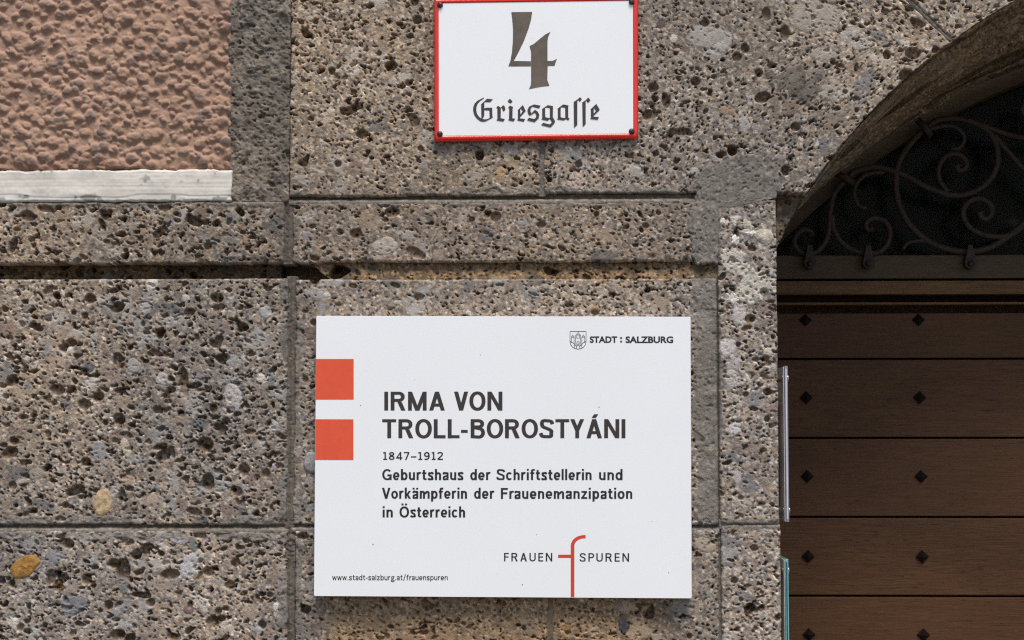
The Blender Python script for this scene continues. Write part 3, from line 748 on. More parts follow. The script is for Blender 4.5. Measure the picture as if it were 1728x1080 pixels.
# ------------------------------------------------------------------ wrought iron grille
grille = empty("iron_grille", tuple(pz(1560, 425, D_DOOR - .02)), "rusty wrought iron scroll grille in front of the dark arched fanlight", "grille")
YG = D_DOOR - .018
def zp(x, y): return pz(1300 + x / 2.7, 140 + y / 2.7, YG)
SCROLLS = [
    ([(185, 697), (182, 678), (160, 668), (132, 678), (113, 705), (110, 735), (128, 762), (160, 778), (195, 776), (232, 750), (258, 705), (268, 650), (272, 590), (285, 520), (310, 475), (340, 446)], 10, 1.7),
    ([(280, 600), (284, 650), (300, 692), (338, 738), (390, 766), (440, 774), (495, 770), (532, 735), (545, 680), (525, 632), (483, 616), (448, 626), (434, 650), (448, 668), (466, 660)], 10, 1.6),
    ([(350, 440), (380, 408), (430, 390), (490, 384), (550, 398), (620, 424), (700, 468), (780, 500), (850, 513), (920, 498), (980, 462), (1022, 405), (1036, 340), (1022, 265), (980, 208), (905, 172), (825, 162), (760, 172), (712, 205)], 11, 1.0),
    ([(810, 498), (772, 445), (766, 392), (790, 342), (833, 322), (872, 334), (893, 362), (886, 390), (858, 398), (850, 376)], 10, 1.6),
    ([(700, 212), (645, 268), (600, 332), (575, 402), (573, 480), (590, 562), (632, 642), (700, 708), (770, 744), (850, 764), (920, 768), (1000, 750), (1080, 702), (1160, 636), (1240, 560)], 11.5, 1.0),
    ([(605, 758), (622, 732), (660, 720), (725, 722), (795, 750)], 7, .8),
    ([(715, 214), (760, 202), (810, 194), (852, 206), (882, 242), (876, 280), (852, 300), (820, 299)], 8.5, .9),
    ([(522, 408), (455, 412), (405, 442), (382, 490), (390, 536), (410, 563), (442, 570)], 8, .8),
    ([(1150, 655), (1100, 690), (1025, 700), (945, 682), (895, 642), (878, 590), (900, 545), (948, 526), (998, 548), (1010, 590), (988, 618), (960, 610), (955, 588)], 10.5, 1.6),
    ([(1020, 235), (1045, 268), (1095, 325), (1160, 398), (1240, 480), (1330, 540)], 10, .9),
    ([(900, 172), (960, 190), (1040, 220), (1105, 240), (1160, 248), (1240, 246), (1330, 200)], 10, .9),
    ([(1330, 150), (1250, 165), (1180, 160), (1148, 128), (1160, 92), (1200, 80), (1225, 105), (1210, 128)], 10, 1.4)]
for pts, r, endk in SCROLLS:
    P = catmull(pts, 7); n = len(P)
    W = np.array([zp(*p) for p in P])
    s = np.linspace(0, 1, n)
    rad = (r * 1.3 / 2.7 / 967) * (1 + 0 * s)
    if endk > 1.2:      # curled ends are beaten into a knob
        tip = 1 if pts[-1][0] in (466, 850, 955, 1210) else 0
        e = (1 - s) if tip else s
        rad = rad * (1 + (endk - 1) * np.clip(1 - e / .06, 0, 1))
    else:
        rad = rad * np.clip(np.minimum(s, 1 - s) / .06 + .55, 0, 1)
    bm = bmesh.new(); tube(bm, W, rad, 10, .8)
    bm_obj("scroll", bm, M_IRON, grille, smooth=True)
X0G = float(zp(1300, 400)[0])
def bracket(x, ytop, ybot):
    a, c_ = zp(x, ytop), zp(x, ybot); X, zt, zb = float(a[0]), float(a[2]), float(c_[2])
    bm = bmesh.new(); zc = zb + .0105
    prof = [(-.0042, zt), (-.0050, zt - .010)] + [(.0105 * math.cos(t), zc + .0105 * math.sin(t)) for t in np.linspace(math.radians(165), math.radians(375), 11)] + [(.0050, zt - .010), (.0042, zt)]
    f = [bm.verts.new((X + p[0], YG - .012, p[1])) for p in prof]; g = [bm.verts.new((X + p[0], YG + .006, p[1])) for p in prof]
    bm.faces.new(f); bm.faces.new(g[::-1])
    for k in range(len(f)): bm.faces.new((f[k], g[k], g[(k + 1) % len(f)], f[(k + 1) % len(f)]))
    o = bm_obj("bracket", bm, M_IRON, grille, bevel=.0006, seg=1)
    lathe("bolt", [(.0055, 0), (.0055, .003), (.003, .005), (.0001, .0055)], (X, YG - .0125, zb + .009), (0, -1, 0), M_IRON, o, n=12)
for x in (176, 442, 905, 1400): bracket(x, 742, 850)
for x, y, a in ((345, 438, .5), (706, 212, .9)):
    c_ = zp(x, y); d = Vector((math.cos(a), 0, -math.sin(a)))
    p0, p1 = Vector(c_) - d * .022, Vector(c_) + d * .016
    bm = bmesh.new(); tube(bm, [p0, (p0 + p1) / 2 + Vector((0, -.008, 0)), p1], .0062, 10)
    bm_obj("clamp", bm, M_IRON, grille, smooth=True)

# ------------------------------------------------------------------ lettering
CAPH, LOWH = 1.0, .72
def arc(cx, cy, rx, ry, a0, a1, n=18, sq=2.12):
    t = np.radians(np.linspace(a0, a1, n)); c, s = np.cos(t), np.sin(t)
    return [(cx + rx * np.sign(x) * abs(x) ** (2 / sq), cy + ry * np.sign(y) * abs(y) ** (2 / sq)) for x, y in zip(c, s)]
def glyph(ch, h, k):
    """outline width and strokes of one sans letter; h, k: half thickness of stems and of bars"""
    X = LOWH; T, B, m_ = 1 - k, k, .5
    S = lambda *p: ('S', list(p)); D = lambda x0, y0, x1, y1, w=h * 1.06: ('D', (x0, y0, x1, y1, w)); Cv = lambda *p: ('S', [tuple(q) for q in catmull(p, 7)])
    if ch in 'ÁÄÖáäö':
        base = {'Á': 'A', 'Ä': 'A', 'Ö': 'O', 'á': 'a', 'ä': 'a', 'ö': 'o'}[ch]; W, g = glyph(base, h, k); y = (1.0 if ch.isupper() else X)
        if ch in 'Áá': return W, g + [D(W * .47, y + .06, W * .63, y + .26, h * 1.1)]
        d, yy = .15, y + .19
        return W, g + [S((W / 2 - d, yy - .07), (W / 2 - d, yy + .09)), S((W / 2 + d, yy - .07), (W / 2 + d, yy + .09))]
    G = {
     'I': (2 * h, [S((h, 0), (h, 1))]), 'L': (.58, [S((h, 0), (h, 1)), S((h, B), (.58, B))]),
     'T': (.68, [S((0, T), (.68, T)), S((.34, 0), (.34, 1))]),
     'F': (.56, [S((h, 0), (h, 1)), S((h, T), (.56, T)), S((h, .52), (.52, .52))]),
     'E': (.58, [S((h, 0), (h, 1)), S((h, T), (.58, T)), S((h, .52), (.54, .52)), S((h, B), (.58, B))]),
     'N': (.76, [S((h, 0), (h, 1)), S((.76 - h, 0), (.76 - h, 1)), D(h * 1.06, 1, .76 - h * 1.06, 0)]),
     'M': (.92, [S((h, 0), (h, 1)), S((.92 - h, 0), (.92 - h, 1)), D(h * 1.0, 1, .46, 0), D(.92 - h * 1.0, 1, .46, 0)]),
     'A': (.78, [D(h * 1.06, 0, .39, 1), D(.78 - h * 1.06, 0, .39, 1), S((.2, .29), (.58, .29))]),
     'V': (.72, [D(h * 1.06, 1, .36, 0), D(.72 - h * 1.06, 1, .36, 0)]),
     'Y': (.70, [D(h * 1.06, 1, .35, .40), D(.70 - h * 1.06, 1, .35, .40), S((.35, 0), (.35, .43))]),
     'U': (.74, [S((h, .95), (h, 1)), S(*([(h, 1)] + [(h, .5)] + arc(.37, .34, .37 - h, .34 - B, 180, 360) + [(.74 - h, .5), (.74 - h, 1)]))]),
     'O': (.82, [S(*arc(.41, .5, .41 - h, .51 - k, 0, 360, 48))]),
     'P': (.66, [S((h, 0), (h, 1)), S(*([(h, T)] + [(.36, T)] + arc(.37, .71, .29 - h, .29 - k, 90, -90) + [(h, .42 + k)]))]),
     'R': (.74, [S((h, 0), (h, 1)), S(*([(h, T)] + [(.38, T)] + arc(.40, .73, .30 - h, .27 - k, 90, -90) + [(h, .46 + k)])), D(.44, .46, .74 - h * 1.12, 0, h * 1.12)]),
     'B': (.72, [S((h, 0), (h, 1)), S(*([(h, T)] + arc(.38, .755, .30 - h, .245 - k, 90, -90) + [(h, .51 + k)])), S(*([(h, .51 + k)] + arc(.40, .285, .32 - h, .285 - k * .6 - .01, 90, -90) + [(h, B)]))]),
     'S': (.68, [Cv((.66 - h * .3, .74), (.56, .88), (.34, T), (.15, .90), (h + .01, .74), (.17, .60), (.36, .51), (.56, .40), (.68 - h - .01, .26), (.55, .10), (.34, B), (.12, .11), (h * .5, .27))]),
     'G': (.78, [S(*(arc(.41, .5, .41 - h, .51 - k, 42, 330, 34))), S((.78 - h, 0), (.78 - h, .48)), S((.42, .44), (.78, .44))]),
     '-': (.30, [S((0, .36), (.30, .36))]), '–': (.58, [S((0, .38), (.58, .38))]), '.': (2.2 * h, [S((1.1 * h, 0), (1.1 * h, 2.4 * h))]),
     '/': (.42, [D(h, -.12, .42 - h, 1.05)]),
     '1': (.46, [S((.25, 0), (.25, 1)), S((.04, B), (.46, B)), S((.04, .88), (.25, .93))]),
     '8': (.62, [S(*arc(.31, .755, .25 - h * .6, .245 - k, 0, 360, 32)), S(*arc(.31, .27, .31 - h, .27 - k, 0, 360, 32))]),
     '4': (.64, [S((.46, 0), (.46, 1)), D(.46, .98, .06, .27, h * .9), S((0, .26), (.64, .26))]),
     '7': (.58, [S((0, T), (.58, T)), D(.53, .95, .20, 0)]),
     '9': (.62, [S(*arc(.31, .69, .31 - h, .31 - k, 0, 360, 32)), Cv((.62 - h, .66), (.58 - h * .5, .40), (.44, .16), (.22, B), (.08, .12))]),
     '2': (.60, [Cv((.06, .76), (.14, .90), (.30, T), (.48, .88), (.53, .72), (.44, .52), (.26, .32), (.07, .10)), S((.03, B), (.60, B))]),
     'i': (2 * h, [S((h, 0), (h, X)), S((h, .86), (h, 1.02))]), 'l': (2 * h, [S((h, 0), (h, 1.02))]),
     'n': (.52, [S((h, 0), (h, X)), S(*([(h, X - .30)] + arc(.27, X - .24, .25 - h, .24 - k, 172, 0) + [(.52 - h, 0)]))]),
     'h': (.52, [S((h, 0), (h, 1.02)), S(*([(h, X - .30)] + arc(.27, X - .24, .25 - h, .24 - k, 172, 0) + [(.52 - h, 0)]))]),
     'm': (.84, [S((h, 0), (h, X)), S(*([(h, X - .3)] + arc(.24, X - .22, .22 - h, .22 - k, 172, 0) + [(.46 - h, 0)])),
                 S(*([(.46 - h, X - .3)] + arc(.63, X - .22, .21 - h + .0, .22 - k, 172, 0) + [(.84 - h, 0)]))]),
     'u': (.52, [S(*([(h, X)] + arc(.26, .24, .26 - h, .24 - k, 180, 350) + [(.52 - h, .3)])), S((.52 - h, 0), (.52 - h, X))]),
     'r': (.36, [S((h, 0), (h, X)), Cv((h, X - .26), (.17, X - .12), (.26, X - .055), (.36, X - k - .005))]),
     'o': (.58, [S(*arc(.29, X / 2, .29 - h, X / 2 + .01 - k, 0, 360, 40))]),
     'e': (.56, [S(*arc(.28, X / 2, .28 - h, X / 2 + .01 - k, 0, 318, 34)), S((h, X * .47), (.56 - h * .5, X * .47))]),
     'c': (.52, [S(*arc(.28, X / 2, .28 - h, X / 2 + .01 - k, 42, 318, 30))]),
     'd': (.56, [S(*arc(.27, X / 2, .27 - h, X / 2 + .01 - k, 0, 360, 36)), S((.56 - h, 0), (.56 - h, 1.02))]),
     'b': (.56, [S(*arc(.29, X / 2, .27 - h, X / 2 + .01 - k, 0, 360, 36)), S((h, 0), (h, 1.02))]),
     'p': (.56, [S(*arc(.29, X / 2, .27 - h, X / 2 + .01 - k, 0, 360, 36)), S((h, -.26), (h, X))]),
     'g': (.56, [S(*arc(.26, X * .64, .24 - h, X * .36 - k, 0, 360, 36)), Cv((.16, X * .30), (.10, .10), (.20, .04), (.42, .01), (.52, -.10), (.42, -.24), (.24, -.26), (.06, -.20), (.06, -.06), (.16, .03)),
                 S((.36, X - k), (.56, X - k * .4))]),
     'a': (.50, [Cv((.07, X * .74), (.13, X * .92), (.26, X - k), (.40, X * .88), (.50 - h, X * .70)), S((.50 - h, X * .74), (.50 - h, 0)),
                 Cv((.50 - h, X * .55), (.30, X * .50), (.13, X * .42), (h, X * .26), (.12, X * .09), (.22, k * .9), (.36, X * .12), (.50 - h, X * .32))]),
     's': (.46, [Cv((.44 - h * .3, X * .76), (.34, X * .93), (.22, X - k), (.10, X * .88), (h + .005, X * .73), (.16, X * .57), (.30, X * .46), (.46 - h, X * .28), (.36, X * .11), (.22, k), (.10, X * .10), (h * .4, X * .24))]),
     't': (.36, [S(*([(.15, .93), (.15, .22)] + arc(.28, .18, .13, .18 - k, 190, 275, 8) + [(.36, k)])), S((0, X - k), (.34, X - k))]),
     'f': (.36, [S(*([(.15, 0), (.15, .82)] + arc(.28, .84, .13, .18 - k, 170, 88, 8) + [(.38, 1.01 - k)])), S((0, X - k), (.34, X - k))]),
     'k': (.54, [S((h, 0), (h, 1.02)), D(.14, .26, .54 - h * 1.1, X), D(.20, .42, .54 - h * 1.1, 0)]),
     'z': (.48, [S((.02, X - k), (.46, X - k)), S((0, k), (.48, k)), D(.09, k, .39, X - k)]),
     'w': (.78, [D(h, X, .22, 0, h), D(.22, 0, .39, X, h * .9), D(.39, X, .56, 0, h), D(.56, 0, .78 - h, X, h * .9)]),
    }
    return G[ch]
class Ink:
    """flat printed shapes, collected into one mesh; every stroke lies a hair above the one before"""
    def __init__(s, Y, step=2.5e-5): s.Y, s.v, s.f, s.n, s.step = Y, [], [], 0, step
    def y(s): return s.Y - s.step * (s.n % 9)
    def poly(s, loops):
        loops = [[Vector((x, y, 0)) for x, y in lp] for lp in loops]; s.n += 1
        base = len(s.v); y = s.y()
        for lp in loops:
            for p in lp:
                w = unproj(p.x, p.y, s.Y); s.v.append((w[0], y, w[2]))
        for t in tessellate_polygon(loops): s.f.append([base + k for k in t])
    def strip(s, pts, hx, hy, tf):
        P = [np.array(p, float) for p in pts]; s.n += 1; base = len(s.v); y = s.y(); closed = np.allclose(P[0], P[-1])
        Q = [P[0]]
        for p in P[1:]:
            if np.hypot(*(p - Q[-1])) > 1e-4: Q.append(p)
        n = len(Q)
        for i, p in enumerate(Q):
            a = Q[i - 1] if i else (Q[-2] if closed else p); c = Q[i + 1] if i < n - 1 else (Q[1] if closed else p)
            if i == 0 and not closed: t = c - p
            elif i == n - 1 and not closed: t = p - a
            else: t = (c - p) / (np.hypot(*(c - p)) + 1e-9) + (p - a) / (np.hypot(*(p - a)) + 1e-9)
            t = t / (np.hypot(*t) + 1e-9); nn = np.array([-t[1] * hx, t[0] * hy])
            for q in (p + nn, p - nn):
                w = unproj(*tf(q), s.Y); s.v.append((w[0], y, w[2]))
        for i in range(n - 1): s.f.append([base + 2 * i, base + 2 * i + 1, base + 2 * i + 3, base + 2 * i + 2])
    def word(s, text, x0, x1, base, cap, h=.1, k=.08, track=.15, slope=0.0, capx=None):
        gl_ = [glyph(c, h, k) for c in text]; n = len(gl_)
        gaps = [track * (.45 if (text[i] in 'AVYTLFrkw' and text[i + 1] in 'AVYOoaTuw') else .8 if (text[i] in 'OoebpPB' or text[i + 1] in 'Ooecd') else 1) for i in range(n - 1)]
        tot = sum(g[0] for g in gl_) + sum(gaps); kx = (x1 - x0) / tot
        x = 0
        for i, (W, pr) in enumerate(gl_):
            def tf(q, x=x): return (x0 + (x + q[0]) * kx, base - q[1] * cap + slope * (x + q[0]) * kx)
            hx = h * cap / kx           # keep the stem as heavy as measured whatever the horizontal fit
            for kind, d in pr:
                if kind == 'S': s.strip(d, hx, k, tf)
                else:
                    a, b_, c_, e, w = d; w = w * cap / kx
                    s.poly([[tf((a - w, b_)), tf((a + w, b_)), tf((c_ + w, e)), tf((c_ - w, e))]])
            x += W + (gaps[i] if i < n - 1 else 0)
    def build(s, name, mat, parent):
        me = bpy.data.meshes.new(name); me.from_pydata(s.v, [], s.f); me.update()
        return link(name, me, mat, parent)

# ------------------------------------------------------------------ memorial plaque
YP = -.024
M_PLQ = simple("white coated panel", (.85, .865, .88), .32, var=.012, scale=4, spec=.45)
M_INK = simple("dark brown print", srgb(52, 46, 43), .5, var=.05)
M_INK2 = simple("black print", srgb(34, 30, 30), .5, var=.05)
M_RED = simple("orange red print", srgb(222, 84, 52), .45, var=.05, scale=40)
q = [unproj(*p, YP) for p in ((533.5, 533), (1165.5, 534.5), (1167.5, 1010), (529.5, 1006))]
plaque = empty("memorial_plaque", tuple((q[0] + q[2]) / 2), "large white plaque with two orange squares at its left, below the house number sign", "plaque")
def panel():
    bm = bmesh.new(); c4 = [Vector(p) for p in q]; cen = sum(c4, Vector()) / 4; loop = []
    r = .0018
    for i in range(4):
        p, a, c_ = c4[i], c4[i - 1], c4[(i + 1) % 4]
        d1, d2 = (a - p).normalized(), (c_ - p).normalized()
        for t in np.linspace(0, 1, 5):
            ang = t * math.pi / 2
            loop.append(p + d1 * r * (1 - math.sin(ang)) + d2 * r * (1 - math.cos(ang)))
    f0 = [bm.verts.new(p + (cen - p).normalized() * .0006) for p in loop]
    f1_ = [bm.verts.new(p + Vector((0, .0008, 0))) for p in loop]; f2_ = [bm.verts.new(p + Vector((0, .021, 0))) for p in loop]
    n = len(loop); bm.faces.new(f0); bm.faces.new(f2_[::-1])
    for a, c_ in ((f0, f1_), (f1_, f2_)):
        for k_ in range(n): bm.faces.new((a[k_], c_[k_], c_[(k_ + 1) % n], a[(k_ + 1) % n]))
    bm_obj("panel", bm, M_PLQ, plaque)
panel()
YI = YP - .00025
for pts in ([(533.4, 605.8), (596.8, 605.8), (596.8, 674.2), (532.9, 674.2)], [(532.6, 707.4), (596.4, 707.6), (596.4, 776.2), (532.0, 776.0)]):
    i_ = Ink(YI); i_.poly([pts]); i_.build("orange_square", M_RED, plaque)
i_ = Ink(YI); i_.word("IRMA", 648.2, 751, 692.7, 31.8, .102, .080, .105); i_.word("VON", 766, 848, 692.6, 31.8, .102, .080, .105)
i_.word("TROLL", 645, 775.5, 739.4, 32, .102, .080, .10); i_.word("-", 778, 789.3, 739.4, 32, .102, .078); i_.word("BOROSTYÁNI", 794, 1055.6, 739.3, 32, .102, .080, .095)
i_.build("name_lettering", M_INK, plaque)
i_ = Ink(YI); i_.word("1847–1912", 646, 747.5, 776.0, 13.3, .088, .076, .16); i_.build("year_lettering", M_INK2, plaque)
i_ = Ink(YI)
for w, a, b_, y in (("Geburtshaus", 644.8, 782, 810), ("der", 793.3, 827.5, 810), ("Schriftstellerin", 838, 998.5, 810), ("und", 1010.5, 1051, 810),
                    ("Vorkämpferin", 644.4, 788.3, 841.4), ("der", 799.7, 834, 841.5), ("Frauenemanzipation", 845, 1067.3, 841.7), ("in", 645.3, 663.2, 873), ("Österreich", 674, 785, 873)):
    i_.word(w, a, b_, y, 18.3, .096, .080, .10)
i_.build("text_lettering", M_INK2, plaque)
i_ = Ink(YI); i_.word("FRAUEN", 850.6, 932, 947.2, 14.2, .080, .066, .30); i_.build("caption_lettering", M_INK2, plaque)
i_ = Ink(YI); i_.word("SPUREN", 978.3, 1061.6, 947.6, 14.2, .080, .066, .30)
i_.build("caption_lettering", M_INK2, plaque)
i_ = Ink(YI); i_.word("www.stadt-salzburg.at/frauenspuren", 560.5, 755.6, 978.9, 9.2, .070, .064, .11); i_.build("address_lettering", M_INK, plaque)
# red f-shaped mark
i_ = Ink(YI)
i_.strip([(966.2, 1007.3), (966.2, 925)] + [(x, y) for x, y in arc(986, 922, 19.8, 16.2, 180, 90, 12, 2.0)][0:0] +
         [(986 - 19.8 * math.cos(t), 921 - 15.4 * math.sin(t)) for t in np.linspace(0, math.pi / 2, 12)] + [(988.2, 905.6)], 3.0, 2.7, lambda p: p)
i_.strip([(941.8, 938.6), (963.4, 938.6)], 2.6, 2.6, lambda p: p)
i_.build("red_mark", simple("red print", srgb(206, 66, 46), .45, var=.04), plaque)
i_ = Ink(YI)
for x, y, a in ((608.5, 684, .9), (1011, 687, 1.0), (629.5, 918.6, 1.1), (1128.5, 966, .8), (881.5, 986.5, 1.0), (811, 599, .6), (906, 902, .7), (700, 640, .5), (1100, 880, .5)):
    i_.poly([[(x + a * math.cos(t) * 1.2, y + a * math.sin(t)) for t in np.linspace(0, 5.2, 6)]])
i_.build("dirt_specks", simple("dust specks", srgb(150, 148, 146), .9), plaque)["kind"] = "stuff"
# city logo: crest outline and words
i_ = Ink(YI); cz = lambda x, y: (950 + x / 8.64, 545 + y / 8.64)
LN = [[(102, 123), (338, 123)], [(103, 123), (103, 270), (112, 315), (140, 352), (180, 374), (220, 381), (262, 374), (300, 352), (327, 315), (337, 270), (337, 123)],
      [(185, 300), (185, 180), (221, 138), (257, 180), (257, 300)], [(200, 220), (200, 185), (221, 165), (242, 185), (242, 220), (200, 220)], [(185, 305), (257, 305)],
      [(122, 285), (122, 205), (143, 172), (163, 205), (163, 300)], [(122, 205), (163, 205)], [(276, 300), (276, 205), (297, 172), (318, 205), (318, 285)], [(276, 205), (318, 205)],
      [(103, 268), (165, 300)], [(337, 268), (275, 300)], [(204, 292), (204, 280), (221, 266), (238, 280), (238, 292)], [(165, 300), (165, 365)], [(275, 300), (275, 365)],
      [(196, 376), (196, 345), (207, 326), (221, 320), (235, 326), (246, 345), (246, 376)], [(170, 312), (196, 335)], [(272, 312), (246, 335)]]
for l in LN: i_.strip([cz(*p) for p in l], .42, .42, lambda p: p)
i_.build("city_crest", M_INK2, plaque)
def font_text(name, body, x0, x1, base, cap, offset, mat, parent):
    c = bpy.data.curves.new(name, 'FONT'); c.body = body; c.offset = offset; c.resolution_u = 4
    o = bpy.data.objects.new(name, c); COL.objects.link(o)
    dg = bpy.context.evaluated_depsgraph_get(); me = bpy.data.meshes.new_from_object(o.evaluated_get(dg))
    bpy.data.objects.remove(o)
    co = np.zeros(len(me.vertices) * 3, np.float32); me.vertices.foreach_get("co", co); co = co.reshape(-1, 3)
    a, b_ = co.min(0), co.max(0)
    px = x0 + (co[:, 0] - a[0]) / (b_[0] - a[0]) * (x1 - x0); py = base - (co[:, 1] - a[1]) / (b_[1] - a[1]) * cap
    w = unproj(px, py, YI); w[:, 1] = YI
    me.vertices.foreach_set("co", np.ascontiguousarray(w, np.float32).ravel()); me.materials.clear(); me.update()
    return link(name, me, mat, parent)
font_text("city_lettering", "STADT", 995.2, 1041.6, 578.7, 11.3, .036, M_INK2, plaque)
font_text("city_lettering", "SALZBURG", 1055.6, 1136, 579, 11.5, .036, M_INK2, plaque)
i_ = Ink(YI)
for y0_ in (568.8, 574.8): i_.poly([[(1046.6, y0_), (1049.6, y0_), (1049.6, y0_ + 3), (1046.6, y0_ + 3)]])
i_.build("colon", M_INK2, plaque)

# ------------------------------------------------------------------ enamel house number sign
YS = -.010
M_ENW = simple("white enamel", (.87, .88, .885), .12, var=.01, scale=5, coat=.3)
M_ENR = simple("red enamel", srgb(226, 44, 28), .18, var=.04, scale=30, coat=.3)
M_SEPIA = simple("brown black enamel", srgb(100, 88, 75), .22, var=.25, scale=45)
oc = [(732.3, -3), (1077.2, -7.5), (1077.2, 233.5), (732.6, 238.5)]; ic = [(740.3, 5.5), (1068, 1), (1068.6, 225), (740.6, 229)]
sign = empty("house_number_sign", tuple(unproj(905, 117, YS)), "white enamel house number 4 sign with red rim and blackletter street name", "sign")
def bil(c, s, t): return [(1 - s) * (1 - t) * c[0][k] + s * (1 - t) * c[1][k] + s * t * c[2][k] + (1 - s) * t * c[3][k] for k in (0, 1)]
def sign_plate():
    n = 40; P = np.zeros((n, n, 3))
    for i, t in enumerate(np.linspace(0, 1, n)):
        for j, s in enumerate(np.linspace(0, 1, n)):
            x, y = bil(ic, s, t); w = unproj(x, y, YS)
            P[i, j] = w; P[i, j, 1] = YS - .0007 * (1 - (2 * s - 1) ** 2) ** .8 * (1 - (2 * t - 1) ** 2) ** .8
    link("plate", grid_mesh(P), M_ENW, sign, smooth=True)
    rows = []
    prof = [(0.0, -.0002), (.12, .0010), (.30, .0014), (.55, .0011), (.80, .0002), (.94, -.0018), (1.0, -.0048), (1.0, -.0085)]
    for f, hgt in prof:
        row = []
        for k in range(4):
            for s in np.linspace(0, 1, 24, endpoint=False):
                a = [ic[k][m] * (1 - f) + oc[k][m] * f for m in (0, 1)]; b_ = [ic[(k + 1) % 4][m] * (1 - f) + oc[(k + 1) % 4][m] * f for m in (0, 1)]
                x, y = a[0] * (1 - s) + b_[0] * s, a[1] * (1 - s) + b_[1] * s
                rr = 1.2 * f
                w = unproj(x, y, YS); row.append((w[0], YS - hgt, w[2]))
        row.append(row[0]); rows.append(row)
    link("red_rim", grid_mesh(np.array(rows), flip=True), M_ENR, sign, smooth=True)
sign_plate()
YT = YS - .0009
g4 = lambda L: [(840 + x / 7.2, 10 + y / 7.2) for x, y in L]
i_ = Ink(YT)
i_.poly([g4([(165, 75), (418, 72), (405, 160), (375, 270), (320, 420), (255, 555), (195, 668), (402, 672), (402, 735), (128, 735), (155, 660), (172, 560), (183, 430), (185, 290), (175, 150)])])
i_.poly([g4([(385, 488), (440, 460), (510, 400), (580, 345), (640, 315), (612, 375), (604, 430), (604, 668), (606, 730), (602, 900), (628, 972), (540, 980), (460, 995), (378, 1012), (402, 960), (405, 900), (404, 560)])])
i_.poly([g4([(604, 668), (660, 668), (695, 655), (720, 640), (705, 680), (690, 728), (604, 730)])])
i_.build("numeral", M_SEPIA, sign)
ga = lambda L: [(790 + x / 14.4, 155 + y / 14.4) for x, y in L]; gb = lambda L: [(900 + x / 14.4, 155 + y / 14.4) for x, y in L]
i_ = Ink(YT)
for L in ([(385, 135), (385, 155), (290, 220), (225, 290), (200, 370), (197, 450), (215, 530), (260, 600), (325, 650), (400, 668), (460, 662), (520, 635), (600, 600), (600, 620), (510, 670), (430, 712), (370, 722), (300, 712), (215, 650), (150, 560), (120, 450), (125, 370), (160, 280), (220, 220), (300, 175)],
          [(315, 300), (380, 240), (460, 165), (602, 180), (535, 250), (395, 245), (390, 580), (350, 645), (322, 640)],
          [(390, 405), (440, 385), (585, 385), (590, 600), (525, 640), (515, 450), (392, 440)],
          [(720, 335), (795, 385), (790, 640), (895, 660), (850, 720), (685, 690), (712, 655), (710, 400), (685, 385)],
          [(790, 385), (855, 320), (890, 355), (905, 435), (850, 478), (835, 425), (815, 390)],
          [(1015, 330), (1095, 370), (1080, 400), (1075, 640), (1145, 655), (1100, 715), (970, 685), (995, 655), (998, 405), (972, 385)],
          [(1015, 165), (1080, 230), (1030, 285), (955, 230)],
          [(1600, 305), (1759, 335), (1724, 400), (1560, 358), (1522, 395), (1515, 470), (1535, 522), (1625, 435), (1690, 480), (1728, 550), (1715, 640), (1615, 732), (1430, 690), (1475, 630), (1610, 658), (1650, 620), (1655, 550), (1615, 505), (1495, 580), (1450, 520), (1440, 440), (1480, 360)]):
    i_.poly([ga(L)])
i_.poly([ga([(1200, 450), (1330, 315), (1400, 465), (1260, 615), (1265, 645), (1385, 660), (1350, 725), (1185, 690), (1210, 660), (1210, 460)]), ga([(1268, 400), (1325, 470), (1270, 550)])])
i_.poly([gb([(205, 420), (350, 322), (478, 345), (473, 610), (530, 715), (505, 770), (418, 862), (190, 808), (238, 750), (400, 790), (445, 750), (440, 715), (398, 655), (345, 702), (192, 668), (215, 645), (215, 430)]),
         gb([(285, 395), (310, 380), (402, 395), (402, 635), (340, 630), (290, 610)])])
i_.poly([gb([(585, 410), (725, 305), (860, 330), (848, 350), (848, 620), (870, 650), (892, 635), (850, 690), (785, 660), (740, 692), (570, 668), (597, 640), (595, 420)]),
         gb([(665, 385), (690, 372), (775, 385), (775, 635), (700, 630), (663, 610)])])
i_.poly([gb([(980, 245), (1065, 190), (1135, 128), (1180, 180), (1125, 245), (1095, 200), (1068, 225), (1068, 800), (988, 870)])])
i_.poly([gb([(1188, 255), (1270, 205), (1335, 135), (1388, 205), (1328, 268), (1290, 215), (1272, 235), (1272, 780), (1200, 850)])])
i_.poly([gb([(1385, 430), (1530, 290), (1615, 435), (1460, 580), (1465, 605), (1595, 610), (1565, 675), (1375, 655), (1400, 630), (1398, 440)]), gb([(1470, 385), (1525, 465), (1465, 525)])])
i_.build("street_lettering", simple("dark brown enamel", srgb(66, 56, 48), .25, var=.15, scale=60), sign)
M_SCREW = simple("dark iron screw", srgb(70, 70, 70), .45, metal=.7, var=.3, scale=300)
for (x, y, a) in ((742.6, 8.2, 2.2), (1066, 3, 1.2), (742.2, 226, .4), (1066, 221.7, .9)):
    c_ = unproj(x, y, YS - .0012); r = .0043
    s_ = lathe("screw", [(r, -.001), (r, .0008), (r * .86, .0020), (r * .55, .0028), (.0001, .0031)], c_, (0, -1, 0), M_SCREW, sign, n=20)
    bm = bmesh.new(); d = Vector((math.cos(a), 0, math.sin(a))); n_ = Vector((-d.z, 0, d.x)); C_ = Vector(c_) + Vector((0, -.0033, 0))
    f = [bm.verts.new(C_ + d * r * .75 * sx + n_ * .0004 * sz) for sx, sz in ((1, 1), (-1, 1), (-1, -1), (1, -1))]; bm.faces.new(f)
    bm_obj("slot", bm, M_BLK, s_)

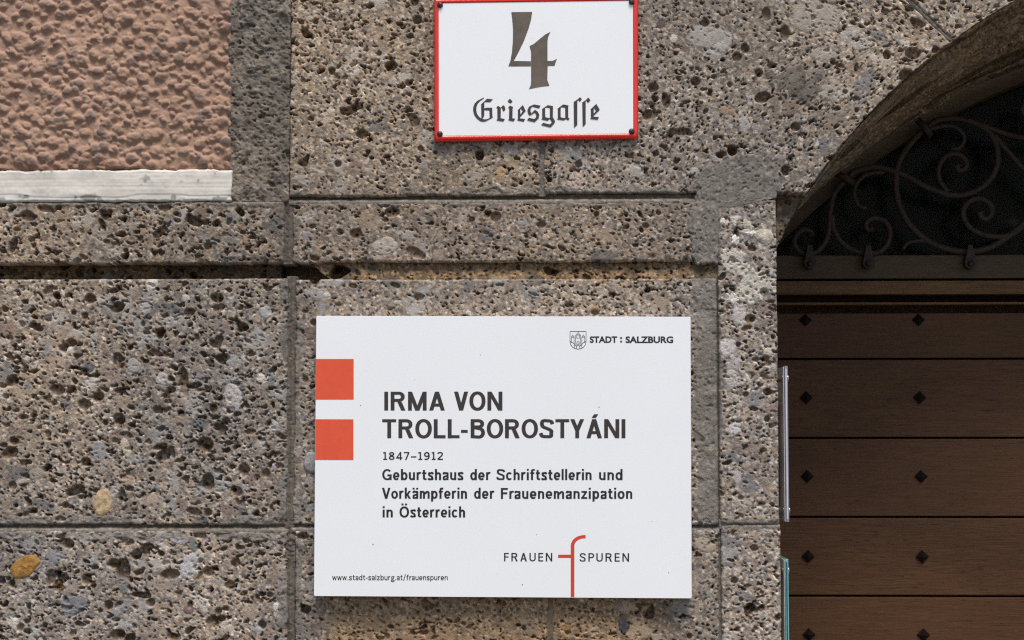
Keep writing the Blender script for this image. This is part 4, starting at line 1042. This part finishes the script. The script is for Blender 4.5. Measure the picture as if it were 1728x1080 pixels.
# ------------------------------------------------------------------ the two plates on the jamb
def jamb_plate(label, ytop, ybot, tint, edge_mat, back_mat):
    Y0 = .045; xa, xb = float(unproj(1325.2, (ytop + min(ybot, 1000)) / 2, Y0)[0]), float(unproj(1330.6, (ytop + min(ybot, 1000)) / 2, Y0)[0])
    zt, zb = float(unproj(1328, ytop, Y0)[2]), float(unproj(1328, ybot, Y0)[2])
    root = empty("jamb_sign", (xa, Y0 + .12, (zt + zb) / 2), label, "sign")
    box("pane", xa, xb, Y0, Y0 + .20, zb, zt, edge_mat, root, bevel=.0007)
    box("backing_sheet", xa - .0016, xa - .0003, Y0 + .003, Y0 + .197, zb + .001, zt - .001, back_mat, root)
    box("edge_strip", xa + .0012, xb - .0016, Y0 - .0004, Y0 - .0001, zb + .004, zt - .004, tint, root)
    xj = float(X_of(u_jamb)) - .004
    for z_ in (zt - .018, zb + .016):
        for y_ in (Y0 + .018, Y0 + .18):
            lathe("standoff_bolt", [(.0052, 0), (.0052, xa - xj - .003), (.0066, xa - xj - .003), (.0066, xa - xj)], (xj, y_, z_), (1, 0, 0), M_STEEL, root, n=18)
            lathe("bolt_cap", [(.0062, 0), (.0062, .0028), (.005, .0034)], (xb, y_, z_), (1, 0, 0), M_STEEL, root, n=18)
M_STEEL = simple("brushed steel", srgb(170, 168, 166), .3, metal=.9, var=.1, scale=200)
jamb_plate("grey-backed clear plate on the doorway jamb, above the teal-edged glass one", 617.5, 881,
           simple("pale acrylic core", srgb(196, 200, 214), .2, var=.08), simple("acrylic edge", srgb(128, 130, 142), .15, var=.08, spec=.8), simple("pale grey sign back", srgb(196, 196, 202), .5, var=.15))
jamb_plate("teal-edged glass plate on the doorway jamb, below the grey-backed one", 943.5, 1260,
           simple("deep teal glass core", srgb(16, 96, 110), .1, var=.35, scale=30), simple("pale glass edge", srgb(120, 178, 186), .1, var=.08, spec=.9), simple("grey sheet", srgb(190, 192, 194), .5, var=.15))
print("done", sum(len(o.data.polygons) for o in bpy.data.objects if o.type == 'MESH'))
